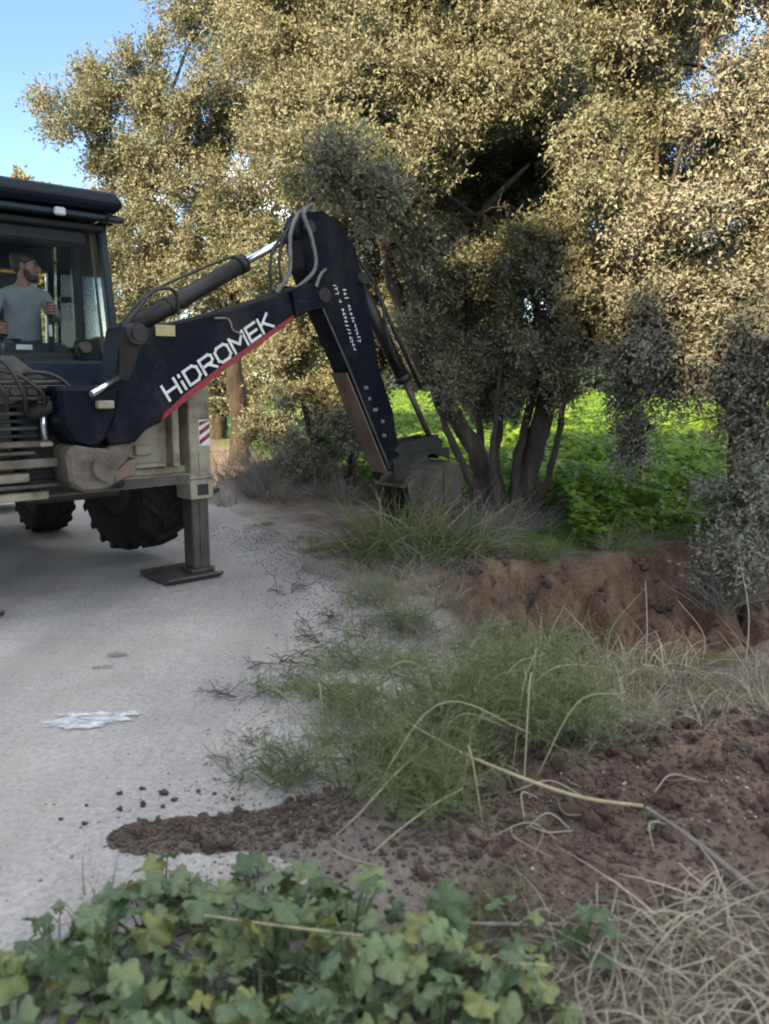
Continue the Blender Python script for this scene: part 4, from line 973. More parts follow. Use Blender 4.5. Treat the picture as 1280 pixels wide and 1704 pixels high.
def _marks(bm):      # two short rows of worn white lettering, too rubbed to read
    rr = random.Random(4)
    a = math.atan2(1.80 - 2.42, 2.385 - 2.14)
    for row, (ox, oz, n, skip) in enumerate(((2.115, 2.44, 17, (3, 5)), (2.215, 2.41, 14, (3,)))):
        for k in range(n):
            if k in skip: continue
            cx, cz = ox + math.cos(a) * 0.036 * k, oz + math.sin(a) * 0.036 * k
            for j in range(2):
                px_ = cx + rr.uniform(-0.009, 0.009); pz_ = cz + rr.uniform(-0.006, 0.006)
                if rr.random() < 0.5: prism(bm, [(px_ - 0.015, pz_ - 0.004), (px_ + 0.015, pz_ - 0.004), (px_ + 0.015, pz_ + 0.003), (px_ - 0.015, pz_ + 0.003)], -0.4732 - 0.0003 * j, -0.4708, 0)
                else: prism(bm, [(px_ - 0.004, pz_ - 0.013), (px_ + 0.003, pz_ - 0.013), (px_ + 0.003, pz_ + 0.013), (px_ - 0.004, pz_ + 0.013)], -0.4732 - 0.0003 * j, -0.4708, 0)
part('lettering', M['white'], _marks, dip)['kind'] = 'stuff'
def _pins(bm):
    for (x_, z_, r_, ) in ((1.95, 2.34, 0.06), (1.84, 2.88, 0.055), (2.80, 0.86, 0.05), (2.42, 2.52, 0.05)): cyl(bm, (x_, -0.50 if x_ != 1.95 else -0.55, z_), (x_, -0.22 if x_ != 1.95 else -0.17, z_), r_, 18)
part('pivot_pins', M['dark'], _pins, dip)
# bucket cylinder along the outer edge of the dipper
part('bucket_cylinder', M['dark'], lambda bm: (cyl(bm, (2.46, -0.36, 2.50), (3.02, -0.36, 1.66), 0.065, 20), cyl(bm, (3.0, -0.36, 1.69), (3.04, -0.36, 1.63), 0.074, 20)))
part('bucket_rod', M['greymetal'], lambda bm: cyl(bm, (3.02, -0.36, 1.66), (3.40, -0.36, 1.06), 0.030, 14))
for yy in (-0.46, -0.26):
    part('cylinder_guard', M['dark'], lambda bm: cyl(bm, (2.60, yy, 2.42), (3.16, yy, 1.56), 0.020, 10))
add('hydraulic_hose', tubes_mesh('hydraulic_hose', [(catmull([(2.30, -0.44, 2.78), (2.62, -0.46, 2.42), (2.72, -0.47, 2.05), (2.86, -0.45, 1.80), (3.0, -0.4, 1.70)], 6), 0.015)], 8), M['hose'], BH)
for yy in (-0.49, -0.25):
    part('bucket_link', M['dark'], lambda bm: prism(bm, [(2.80, 0.98), (2.86, 1.04), (3.36, 1.10), (3.46, 1.04), (3.40, 0.96), (2.92, 0.90)], yy, yy + 0.03, 0.004))
part('bucket_rocker', M['navy'], lambda bm: prism(bm, [(3.30, 1.08), (3.44, 1.10), (3.50, 1.0), (3.44, 0.86), (3.34, 0.92)], -0.44, -0.29, 0.01))
# bucket: rolled shell, side plates, ears, teeth
SH = [(2.86, 0.66), (3.02, 0.76), (3.26, 0.80), (3.50, 0.84), (3.60, 0.72), (3.62, 0.40), (3.58, 0.08), (3.46, -0.16), (3.26, -0.34)]
def _shell(bm):
    inn = [(x_ - 0.028 * (0.4 if i < 3 else 1), z_ - 0.028 * (1 if i < 5 else -0.5)) for i, (x_, z_) in enumerate(SH)]
    prism(bm, SH + inn[::-1], -0.58, -0.14, 0.0)
    for yy in (-0.60, -0.14): prism(bm, SH + [(3.10, -0.10), (2.96, 0.30)], yy, yy + 0.02, 0.003)
M['plate'] = noise_mat('scraped_plate', [(0.3, (0.055, 0.048, 0.040)), (0.8, (0.13, 0.115, 0.098))], 7, 9, 0.55, 0.3, 0.2)
M['bucket'] = noise_mat('muddy_bucket_steel', [(0.3, (0.030, 0.024, 0.020)), (0.52, (0.075, 0.060, 0.048)), (0.7, (0.15, 0.125, 0.10)), (0.85, (0.10, 0.065, 0.045))], 6, 10, 0.7, 0.1, 0.5, 30)
bk = part('bucket', M['bucket'], _shell)
part('bucket_ear', M['dark'], lambda bm: (prism(bm, [(2.74, 0.90), (2.84, 0.94), (3.5, 0.98), (3.50, 0.87), (3.25, 0.93), (2.98, 0.85), (2.84, 0.67), (2.76, 0.72)], -0.53, -0.50, 0.004), prism(bm, [(2.74, 0.90), (2.84, 0.94), (3.5, 0.98), (3.50, 0.87), (3.25, 0.93), (2.98, 0.85), (2.84, 0.67), (2.76, 0.72)], -0.22, -0.19, 0.004)), bk)
part('side_cutter', M['plate'], lambda bm: prism(bm, [(3.34, 0.80), (3.56, 0.83), (3.585, 0.40), (3.36, 0.40)], -0.612, -0.603, 0.002), bk)
for k in range(5):
    yc = -0.56 + 0.10 * k
    part('tooth', M['worn'], lambda bm: prism(bm, [(3.20, -0.34), (3.16, -0.41), (2.98, -0.47), (2.96, -0.45)], yc - 0.03, yc + 0.03, 0.004), bk)

# --- cab
cab = part('cab', M['teal'], lambda bm: (
    prism(bm, [(0.50, 1.60), (0.50, 1.775), (0.53, 1.795), (0.60, 1.795), (0.60, 1.60)], -0.60, 0.60, 0.004, 'yz'),
    box(bm, -0.60, 0.60, 0.49, 0.56, 1.42, 1.598, 0.01),
    box(bm, -0.62, -0.56, 0.60, 1.98, 1.42, 1.80, 0.01), box(bm, 0.56, 0.62, 0.60, 1.98, 1.42, 1.80, 0.01),
    box(bm, -0.60, 0.60, 1.95, 2.01, 1.42, 1.95, 0.01)))
part('cab_floor', M['interior'], lambda bm: box(bm, -0.58, 0.58, 0.565, 1.945, 1.40, 1.44, 0.0), cab)
def post(p0, p1, w, d_, name='pillar', mat=None):
    def f(bm):
        p0_, p1_ = Vector(p0), Vector(p1)
        b = bmesh.new()
        vs = []
        for p in (p0_, p1_):
            for (sx, sy) in ((-1, -1), (1, -1), (1, 1), (-1, 1)): vs.append(b.verts.new((p.x + sx * w / 2, p.y + sy * d_ / 2, p.z)))
        for i in range(4): b.faces.new((vs[i], vs[(i + 1) % 4], vs[4 + (i + 1) % 4], vs[4 + i]))
        b.faces.new(vs[0:4]); b.faces.new(vs[4:8])
        bmesh.ops.bevel(b, geom=list(b.edges), offset=0.012, segments=2, affect='EDGES')
        bm_join(bm, b)
    return part(name, mat or M['teal'], f, cab)
for s in (-1, 1):
    post((s * 0.575, 0.53, 1.79), (s * 0.575, 0.70, 2.90), 0.07, 0.08)
    post((s * 0.585, 1.32, 1.79), (s * 0.585, 1.32, 2.90), 0.055, 0.07)
    post((s * 0.57, 1.96, 1.93), (s * 0.57, 1.82, 2.90), 0.06, 0.07)
post((0.485, 0.535, 1.80), (0.485, 0.695, 2.86), 0.022, 0.03, 'window_rail', M['greymetal'])
post((0.505, 0.60, 1.80), (0.505, 0.745, 2.86), 0.016, 0.02, 'window_rail', M['beige'])
def _roof(bm):
    b = bmesh.new()
    prof = [(0.42, 2.965), (0.39, 3.00), (0.40, 3.07), (0.47, 3.125), (0.9, 3.16), (1.7, 3.16), (2.05, 3.10), (2.14, 3.02), (2.12, 2.955), (1.2, 2.93)]
    prism(b, prof, -0.655, 0.655, 0.045, 'yz')
    bm_join(bm, b)
rf = part('roof', M['roofp'], _roof, cab)
part('roof_rim', M['teal'], lambda bm: (box(bm, -0.63, 0.63, 0.45, 0.56, 2.895, 2.945, 0.012), box(bm, -0.63, -0.57, 0.56, 2.0, 2.88, 2.93, 0.01), box(bm, 0.57, 0.63, 0.56, 2.0, 2.88, 2.93, 0.01)), cab)
part('headliner', M['interior'], lambda bm: (box(bm, -0.56, 0.56, 0.58, 1.98, 2.83, 2.878, 0.01), box(bm, -0.56, 0.56, 1.70, 1.90, 2.62, 2.83, 0.02), box(bm, -0.56, 0.44, 0.66, 0.76, 2.72, 2.83, 0.015)), cab)
part('work_lamp', M['lamp'], lambda bm: (box(bm, 0.10, 0.19, 0.405, 0.445, 2.885, 2.945, 0.012), box(bm, -0.45, -0.36, 0.405, 0.445, 2.885, 2.945, 0.012)), cab)
part('corner_lamp', M['dark'], lambda bm: box(bm, 0.52, 0.66, 0.41, 0.50, 2.885, 2.93, 0.012), cab)
def pane(name, pts, parent=cab):
    V = np.array(pts, float); n = np.cross(V[1] - V[0], V[2] - V[0]); n /= np.linalg.norm(n)
    W_ = np.concatenate([V, V + n * 0.005]); k = len(V)
    bm = bmesh.new(); vs = [bm.verts.new(p) for p in W_]
    bm.faces.new(vs[:k][::-1]); bm.faces.new(vs[k:])
    for i in range(k): bm.faces.new((vs[i], vs[(i + 1) % k], vs[k + (i + 1) % k], vs[k + i]))
    return add(name, bm_mesh(name, bm), M['glass'], parent)
pane('side_window', [(0.60, 0.57, 1.80), (0.60, 1.285, 1.80), (0.60, 1.285, 2.88), (0.60, 0.73, 2.88)])
pane('side_window', [(0.60, 1.36, 1.80), (0.60, 1.93, 1.80), (0.60, 1.82, 2.88), (0.60, 1.36, 2.88)])
pane('side_window', [(-0.60, 0.57, 1.80), (-0.60, 1.285, 1.80), (-0.60, 1.285, 2.88), (-0.60, 0.73, 2.88)])
pane('side_window', [(-0.60, 1.36, 1.80), (-0.60, 1.93, 1.80), (-0.60, 1.82, 2.88), (-0.60, 1.36, 2.88)])
pane('front_window', [(-0.53, 1.97, 1.96), (0.53, 1.97, 1.96), (0.53, 1.84, 2.84), (-0.53, 1.84, 2.84)])
pane('rear_window', [(-0.53, 0.545, 1.80), (0.47, 0.545, 1.80), (0.47, 0.70, 2.86), (-0.53, 0.70, 2.86)])
# inside
part('side_console', M['interior'], lambda bm: (box(bm, 0.36, 0.555, 0.62, 1.5, 1.44, 1.86, 0.03), prism(bm, [(0.62, 1.86), (0.80, 1.98), (0.95, 1.98), (1.0, 1.86)], 0.40, 0.55, 0.01, 'yz')), cab)
part('dashboard', M['interior'], lambda bm: prism(bm, [(1.60, 1.44), (1.94, 1.44), (1.94, 2.02), (1.75, 2.06), (1.62, 1.92)], -0.30, 0.30, 0.03, 'yz'), cab)
def _wheel_s(bm):
    a = np.linspace(0, 2 * np.pi, 25)
    Vt, Ft = tube_arrays([(0.19 * math.cos(t), 1.62 - 0.05 * math.sin(t), 2.12 + 0.18 * math.sin(t)) for t in a], 0.015, 8)
    vs = [bm.verts.new(v) for v in Vt]
    for f in Ft: bm.faces.new([vs[i] for i in f])
    cyl(bm, (0, 1.75, 2.05), (0, 1.62, 2.12), 0.02, 8)
part('steering_wheel', M['interior'], _wheel_s, cab)
seat = part('seat', M['seat'], lambda bm: (box(bm, -0.24, 0.24, 0.78, 1.24, 1.66, 1.775, 0.04), box(bm, -0.23, 0.23, 1.17, 1.28, 1.77, 2.32, 0.04), box(bm, -0.14, 0.14, 1.20, 1.28, 2.33, 2.52, 0.03), box(bm, -0.16, 0.16, 0.85, 1.2, 1.445, 1.655, 0.03)), cab)
for (x0, y0, xt, yt) in ((0.10, 0.63, 0.10, 0.645), (-0.25, 0.65, -0.25, 0.655)):
    zt = 2.14 if x0 > 0 else 1.98
    part('control_lever', M['dark'], lambda bm: (cyl(bm, (x0, y0, 1.80), (xt, yt, zt), 0.011, 10), cyl(bm, (xt, yt, zt - 0.01), (xt, yt, zt + 0.11), 0.021, 12, 0.026)), cab)
part('lever_tower', M['interior'], lambda bm: prism(bm, [(0.57, 1.44), (0.74, 1.44), (0.70, 1.84), (0.58, 1.86)], -0.26, 0.26, 0.02, 'yz'), cab)
part('lever_gaiter', M['lamp'], lambda bm: (box(bm, 0.07, 0.095, 0.595, 0.615, 1.98, 2.07, 0.004), box(bm, -0.20, -0.08, 0.56, 0.58, 1.87, 1.91, 0.004)), cab)
part('mirror', M['dark'], lambda bm: (cyl(bm, (0.54, 1.80, 2.70), (0.62, 1.78, 2.72), 0.01, 8), box(bm, 0.50, 0.60, 1.45, 1.50, 2.33, 2.38, 0.01)), cab)
part('wing_mirror', M['dark'], lambda bm: (cyl(bm, (0.60, 1.95, 2.75), (0.78, 2.0, 2.65), 0.01, 8), box(bm, 0.72, 0.84, 1.99, 2.02, 2.42, 2.66, 0.01)), cab)
part('wiper_motor', M['greymetal'], lambda bm: (cyl(bm, (0.33, 0.52, 1.90), (0.33, 0.60, 1.90), 0.045, 16), box(bm, 0.28, 0.40, 0.60, 0.66, 1.82, 1.92, 0.01)), cab)
part('rear_quarter_panel', M['teal'], lambda bm: box(bm, 0.30, 0.47, 0.59, 0.615, 1.80, 1.89, 0.006), cab)

# ------------------------------------------------------------------ operator (sits in the cab, a thing of its own)
def skin_body(name, verts, edges, rads, mat, sub=2, root=0):
    me = bpy.data.meshes.new(name)
    me.from_pydata([Vector(v) for v in verts], edges, [])
    o = bpy.data.objects.new(name, me); COL.objects.link(o)
    me.materials.append(mat)
    md = o.modifiers.new('skin', 'SKIN'); md.use_smooth_shade = True; md.branch_smoothing = 0.6
    sk = me.skin_vertices[0].data
    for i, r_ in enumerate(rads):
        sk[i].radius = r_ if isinstance(r_, tuple) else (r_, r_)
        sk[i].use_root = (i == root)
    s = o.modifiers.new('sub', 'SUBSURF'); s.levels = sub; s.render_levels = sub
    return o
# local machine coordinates; faces the rear (-y) with the head turned to the bucket (+x)
body_v = [(0.00, 1.02, 1.86), (0.0, 1.0, 2.02), (0.0, 0.97, 2.20), (0.005, 0.945, 2.34), (0.012, 0.935, 2.42), (0.025, 0.925, 2.475), (0.030, 0.92, 2.545), (0.020, 0.925, 2.61),
          (0.17, 0.945, 2.325), (0.225, 0.86, 2.13), (0.135, 0.70, 2.185), (0.105, 0.650, 2.195),
          (-0.17, 0.955, 2.31), (-0.30, 0.90, 2.10), (-0.27, 0.72, 2.03), (-0.255, 0.66, 2.03),
          (0.10, 0.98, 1.85), (0.20, 0.66, 1.875), (0.21, 0.60, 1.53), (0.21, 0.585, 1.485),
          (-0.10, 0.98, 1.85), (-0.20, 0.66, 1.86), (-0.22, 0.60, 1.53), (-0.22, 0.585, 1.485)]
body_e = [(0, 1), (1, 2), (2, 3), (3, 4), (4, 5), (5, 6), (6, 7), (3, 8), (8, 9), (9, 10), (10, 11), (3, 12), (12, 13), (13, 14), (14, 15), (0, 16), (16, 17), (17, 18), (18, 19), (0, 20), (20, 21), (21, 22), (22, 23)]
body_r = [(0.14, 0.10), (0.135, 0.10), (0.15, 0.105), (0.10, 0.075), 0.052, 0.060, (0.078, 0.092), (0.060, 0.075),
          0.055, 0.042, 0.030, 0.028, 0.055, 0.042, 0.030, 0.028, 0.082, 0.062, 0.045, 0.04, 0.082, 0.062, 0.045, 0.04]
person = skin_body('person', body_v, body_e, body_r, M['skin'])
person.matrix_world = BH.matrix_basis.copy()
tag(person, 'operator in a grey shirt seated in the cab, looking towards the bucket', 'person')
def pchild(o): o.parent = person; return o
sh_i = [0, 1, 2, 3, 4, 8, 9, 10, 12, 13, 14]
mp = {k: i for i, k in enumerate(sh_i)}
sh_r = {0: (0.155, 0.115), 1: (0.155, 0.118), 2: (0.168, 0.122), 3: (0.125, 0.095), 4: (0.066, 0.062), 8: 0.074, 9: 0.058, 10: 0.044, 12: 0.070, 13: 0.058, 14: 0.044}
pchild(skin_body('shirt', [body_v[i] for i in sh_i], [(mp[a], mp[b]) for a, b in body_e if a in mp and b in mp], [sh_r[i] for i in sh_i], M['shirt']))
tr_i = [0, 16, 17, 18, 20, 21, 22]
mp = {k: i for i, k in enumerate(tr_i)}
pchild(skin_body('trousers', [body_v[i] for i in tr_i], [(mp[a], mp[b]) for a, b in body_e if a in mp and b in mp], [(0.15, 0.12), 0.096, 0.078, 0.062, 0.096, 0.078, 0.062], M['trousers']))
gz = Vector((1, -0.75, -0.16)).normalized()            # gaze
gr_ = gz.cross(Vector((0, 0, 1))).normalized()
hc = Vector((0.027, 0.922, 2.555))
def ball(c, r, sc=(1, 1, 1), seg=16):
    b = bmesh.new(); bmesh.ops.create_uvsphere(b, u_segments=seg, v_segments=seg // 2, radius=r)
    Mx = Matrix.Translation(c) @ Matrix((( gz.x, gr_.x, 0, 0), (gz.y, gr_.y, 0, 0), (gz.z, gr_.z, 1, 0), (0, 0, 0, 1))) @ Matrix.Diagonal((*sc, 1))
    b.transform(Mx)
    for f in b.faces: f.smooth = True
    return b
def blob(name, mat, balls):
    bm = bmesh.new()
    for c, r, sc in balls: bm_join(bm, ball(c, r, sc))
    return pchild(add(name, bm_mesh(name, bm), mat))
blob('face', M['skin'], [(hc + gz * 0.030 + Vector((0, 0, -0.02)), 0.078, (0.95, 0.92, 1.28)), (hc + gz * 0.108 + Vector((0, 0, -0.022)), 0.020, (1.0, 0.7, 1.3)), (hc + gr_ * 0.076 + Vector((0, 0, -0.015)), 0.026, (0.7, 0.4, 1.2)), (hc - gr_ * 0.076 + Vector((0, 0, -0.015)), 0.026, (0.7, 0.4, 1.2)), (hc + gz * 0.092 + Vector((0, 0, -0.072)), 0.022, (0.7, 1.2, 0.5))])
blob('eyes', M['hair'], [(hc + gz * 0.092 + gr_ * 0.030 + Vector((0, 0, 0.005)), 0.011, (0.8, 1.3, 0.7)), (hc + gz * 0.092 - gr_ * 0.030 + Vector((0, 0, 0.005)), 0.011, (0.8, 1.3, 0.7)), (hc + gz * 0.094 + gr_ * 0.030 + Vector((0, 0, 0.024)), 0.016, (0.6, 1.4, 0.3)), (hc + gz * 0.094 - gr_ * 0.030 + Vector((0, 0, 0.024)), 0.016, (0.6, 1.4, 0.3))])
blob('hair', M['hair'], [(hc + Vector((0, 0, 0.042)) - gz * 0.018, 0.096, (1.05, 0.92, 0.86)), (hc - gz * 0.05 + Vector((0, 0, 0.0)), 0.075, (0.8, 1.0, 1.1))])
blob('beard', M['hair'], [(hc + gz * 0.052 + Vector((0, 0, -0.098)), 0.052, (0.95, 1.15, 0.75)), (hc + gr_ * 0.055 + gz * 0.03 + Vector((0, 0, -0.065)), 0.03, (1.0, 0.6, 1.4)), (hc - gr_ * 0.055 + gz * 0.03 + Vector((0, 0, -0.065)), 0.03, (1.0, 0.6, 1.4))])
for (hx, hy, hz, s) in ((0.105, 0.650, 2.195, 1), (-0.255, 0.66, 2.03, -1)):       # hands closed on the levers
    vs, es, rs = [(hx + 0.02 * s, hy + 0.035, hz), (hx + 0.022 * s, hy + 0.01, hz)], [(0, 1)], [(0.030, 0.036), (0.024, 0.040)]
    for k in range(4):
        z_ = hz + 0.033 - 0.022 * k; b0 = len(vs)
        vs += [(hx + 0.028 * s, hy - 0.018, z_), (hx + 0.008 * s, hy - 0.044, z_), (hx - 0.020 * s, hy - 0.036, z_ - 0.002), (hx - 0.026 * s, hy - 0.014 + 0.003 * k, z_ - 0.003)]
        es += [(1, b0), (b0, b0 + 1), (b0 + 1, b0 + 2), (b0 + 2, b0 + 3)]; rs += [0.010, 0.010, 0.0095, 0.008]
    b0 = len(vs)
    vs += [(hx + 0.0 * s, hy + 0.026, hz + 0.036), (hx - 0.024 * s, hy + 0.008, hz + 0.046), (hx - 0.03 * s, hy - 0.014, hz + 0.048)]
    es += [(0, b0), (b0, b0 + 1), (b0 + 1, b0 + 2)]; rs += [0.012, 0.0105, 0.009]
    pchild(skin_body('hand', vs, es, rs, M['skin'], 1))
for s in (-1, 1): pchild(add('shoe', (lambda bm: (box(bm, s * 0.215 - 0.045, s * 0.215 + 0.045, 0.44, 0.66, 1.442, 1.50, 0.02), bm_mesh('shoe', bm))[1])(bmesh.new()), M['dark']))

# ------------------------------------------------------------------ earth heap rubble, clods, crumbs
def clod_mesh(seed):
    r = np.random.default_rng(seed)
    b = bmesh.new(); bmesh.ops.create_icosphere(b, subdivisions=2, radius=1)
    off = r.uniform(0, 9, 3)
    for v in b.verts:
        p = np.array(v.co) * 1.6 + off
        k = 1 + 0.38 * math.sin(p[0] * 2.1 + 1.3 * math.sin(p[1] * 2)) * math.sin(p[1] * 1.9 + p[2]) + r.normal() * 0.07
        v.co = v.co * k
    b.transform(Matrix.Diagonal((1, r.uniform(0.65, 1), r.uniform(0.5, 0.8), 1)))
    return bm_mesh('soil_clod', b)
clods = [clod_mesh(s) for s in range(6)]
for m_ in clods: m_.materials.append(M['clod'])
rr = random.Random(12)
def put_clod(x, y, s, label, group):
    o = bpy.data.objects.new('soil_clod', rr.choice(clods)); COL.objects.link(o)
    o.location = (x, y, H(x, y) + s * 0.25); o.scale = (s,) * 3; o.rotation_euler = (rr.uniform(0, 6), rr.uniform(0, 6), rr.uniform(0, 6))
    tag(o, label, 'clod', group)
for k in range(110):
    x, y = rr.gauss(1.35, 0.5), rr.gauss(2.95, 0.36)
    put_clod(x, y, rr.uniform(0.014, 0.045) * (1.8 if rr.random() < 0.10 else 1), 'brown clod of fresh earth on the spoil heap at the right', 'clods on the right-hand spoil heap')
for k in range(34):
    x, y = rr.gauss(0.45, 0.3), rr.gauss(2.55, 0.18)
    put_clod(x, y, rr.uniform(0.012, 0.032), 'dark clod of earth under the feathery weed near the foreground', 'clods under the feathery weed')
for k in range(40):
    x = rr.uniform(-1.0, -0.2)
    put_clod(x, 2.80 + 0.10 * x + rr.gauss(0, 0.06), rr.uniform(0.010, 0.030), 'dark clod in the strip of loose soil at the road edge', 'clods in the soil strip by the road')
for k in range(26):
    x, y = rr.gauss(-1.35, 0.7), rr.gauss(11.2, 0.35)
    put_clod(x, y, rr.uniform(0.025, 0.07), 'lump of earth in the heap beyond the outrigger', 'lumps in the earth heap beyond the outrigger')
for k in range(90):
    x = rr.uniform(0.6, 3.6); y = bank_y(x) - rr.uniform(0.0, 1.4)
    put_clod(x, float(y), rr.uniform(0.018, 0.05) * (1.7 if rr.random() < 0.12 else 1), 'red-brown clod fallen in the dug trench', 'clods in the dug trench')
# crumbs thrown on the road: single ones near, the finest as one scatter
for (x, y, s) in ((-1.06, 3.02, 0.012), (-0.98, 3.06, 0.012), (-0.88, 3.02, 0.020), (-0.83, 2.97, 0.014), (-0.75, 3.04, 0.011), (-1.02, 2.90, 0.014), (-0.94, 2.93, 0.016), (-0.68, 3.02, 0.010), (-1.22, 2.83, 0.010), (-1.12, 2.80, 0.013), (-0.86, 2.92, 0.011), (-1.16, 2.93, 0.008), (-0.60, 2.98, 0.012)):
    o = add('soil_crumb', clods[rr.randrange(6)], None, None, (x, y, 0.008 + s * 0.3), (rr.uniform(0, 6), rr.uniform(0, 6), 0), (s, s, s))
    tag(o, 'small dark soil crumb lying on the pale road', 'crumb', 'soil crumbs on the road')
def crumbs(n, fx, name, label, mat, smin, smax, seed):
    r = np.random.default_rng(seed)
    Vt = np.array([(1, 0, 0), (-1, 0, 0), (0, 1, 0), (0, -1, 0), (0, 0, 1), (0, 0, -1)], float)
    Ft = np.array([(0, 2, 4), (2, 1, 4), (1, 3, 4), (3, 0, 4), (2, 0, 5), (1, 2, 5), (3, 1, 5), (0, 3, 5)])
    P = fx(r, n); m = len(P)
    s = r.uniform(smin, smax, (m, 1, 1)) * r.uniform(0.5, 1.0, (m, 6, 1))
    a = r.uniform(0, 6.28, m); Vr = np.repeat(Vt[None], m, 0)
    Vr = np.stack([Vr[..., 0] * np.cos(a)[:, None] - Vr[..., 1] * np.sin(a)[:, None], Vr[..., 0] * np.sin(a)[:, None] + Vr[..., 1] * np.cos(a)[:, None], Vr[..., 2] * 0.75], -1)
    Vall = P[:, None] + Vr * s
    Fall = (np.arange(m)[:, None, None] * 6 + Ft[None]).reshape(-1, 3)
    return tag(add(name, np_mesh(name, Vall.reshape(-1, 3), Fall), mat), label, 'soil' if 'soil' in name else 'gravel', kind='stuff')
def f_road(r, n):
    y = r.uniform(2.3, 9, n) ** 1.0; d = -np.abs(r.normal(size=n)) * 0.35 + 0.25
    x = edge_x(y) + d
    return np.stack([x, y, np.maximum(zone_h(x, y)[0], 0.008)], -1)
crumbs(5200, f_road, 'verge_gravel', 'fine gravel and dust along the ragged road edge', noise_mat('gravel', [(0.3, (0.13, 0.115, 0.095)), (0.8, (0.32, 0.30, 0.265))], 9, 6, 0.9), 0.004, 0.011, 71)
def f_spoil(r, n):
    k = n // 2
    x = np.concatenate([r.normal(1.3, 0.55, k), r.normal(0.5, 0.35, n // 4), r.uniform(-1.1, -0.1, n // 4)])
    y = np.concatenate([r.normal(2.95, 0.42, k), r.normal(2.55, 0.22, n // 4), np.zeros(n // 4)])
    y[-(n // 4):] = 2.80 + 0.10 * x[-(n // 4):] + r.normal(size=n // 4) * 0.09
    return np.stack([x, y, zone_h(x, y)[0] + 0.002], -1)
crumbs(9000, f_spoil, 'loose_soil', 'loose crumbly brown soil over the spoil heaps', M['crumb'], 0.004, 0.016, 72)
def f_chip(r, n):
    x = r.normal(1.25, 0.6, n); y = r.normal(2.95, 0.5, n)
    return np.stack([x, y, zone_h(x, y)[0] + 0.006], -1)
crumbs(260, f_chip, 'pale_gravel_chips', 'pale stone chips dotted over the brown spoil', noise_mat('chips', [(0.3, (0.35, 0.33, 0.29)), (0.8, (0.55, 0.53, 0.48))], 9, 4, 0.85), 0.004, 0.010, 73)

# ------------------------------------------------------------------ weeds, grass, stalks
def place(name, me, mat, x, y, label, cat, group=None, rz=None, sc=1.0, dz=0.0):
    o = add(name, me, mat, None, (x, y, H(x, y) + dz), (0, 0, rr.uniform(0, 6.28) if rz is None else rz), (sc, sc, sc))
    return tag(o, label, cat, group)

# feathery weed: arching stems with thread-like leaflets
def feather_mesh(n, spread, hgt, seed, bias=(0, 0)):
    r = np.random.default_rng(seed)
    stems, NP, ND, NL = [], [], [], []
    for i in range(n):
        a = r.uniform(0, 6.28); q = r.uniform(0.2, 1.0)
        b = np.array([r.normal() * spread * 0.18, r.normal() * spread * 0.14, -0.01])
        tip = b + np.array([math.cos(a) * spread * q + bias[0] * q, math.sin(a) * spread * 0.55 * q + bias[1] * q, hgt * r.uniform(0.55, 1.15) * (1.15 - 0.5 * q)])
        mid = (b + tip) / 2 + np.array([0, 0, hgt * 0.28]) + r.normal(size=3) * 0.03
        pts = catmull([b, mid, tip], 9); stems.append((pts, [0.0036, 0.0026, 0.0014]))
        P = np.array(pts[4:])
        for k in range(12):                             # side branchlets
            p = P[r.integers(len(P))] + r.normal(size=3) * 0.006
            bd = unit(r.normal(size=3) * np.array([1, 1, 0.6]) + np.array([0, 0, 0.25])); bl = r.uniform(0.06, 0.17)
            m = 9
            tt = r.uniform(0.05, 1, m)
            NP.append(p + bd * bl * tt[:, None]); ND.append(unit(bd * 0.8 + r.normal(size=(m, 3)) * 0.6)); NL.append(r.uniform(0.02, 0.045, m))
            stems.append(([p, p + bd * bl * 0.5, p + bd * bl], [0.0011, 0.0009, 0.0006]))
    P, D, L_ = np.concatenate(NP), np.concatenate(ND), np.concatenate(NL)
    V, F4 = ribbons(P, D, L_, np.full(len(P), 0.0024), r.normal(size=(len(P), 3)) * 0.1, 1, r)
    Vs, Fs, o = [V], [F4], len(V)
    for pts, rad in stems:
        v, f = tube_arrays(pts, rad, 3); Vs.append(v); Fs.append(f + o); o += len(v)
    return np_mesh('feathery_weed', np.concatenate(Vs), np.concatenate(Fs))
for (x, y, n, spd, hg, sd_, lb, bias) in ((0.30, 3.22, 95, 0.66, 0.46, 1, 'largest fine-leaved feathery green weed sprawling at the road edge', (0.0, 0.1)),
                                   (0.05, 2.95, 46, 0.42, 0.30, 2, 'low feathery weed beside the strip of dark soil', (-0.1, 0)),
                                   (0.66, 3.75, 62, 0.55, 0.42, 3, 'feathery weed behind the largest one, towards the trench', (0.05, 0.0)),
                                   (0.78, 3.15, 34, 0.42, 0.26, 6, 'sparse feathery weed thinning out over the brown spoil', (0.05, 0.0)),
                                   (-0.10, 3.75, 34, 0.45, 0.20, 4, 'thin feathery weed spilling onto the pale road', (-0.15, 0.1)),
                                   (-0.12, 4.45, 26, 0.42, 0.16, 5, 'wispy low weed beside the dark twigs on the road edge', (-0.1, 0.1)),
                                   (0.12, 2.72, 30, 0.36, 0.22, 8, 'straggling feathery weed over the right end of the dark soil strip', (0.0, -0.05)),
                                   (-0.42, 3.15, 20, 0.26, 0.16, 7, 'small wispy weed at the right end of the soil crumbs', (-0.02, 0.0))):
    place('feathery_weed', feather_mesh(n, spd, hg, sd_, bias), M['feather'], x, y, lb, 'weed', 'feathery weeds', rz=0)

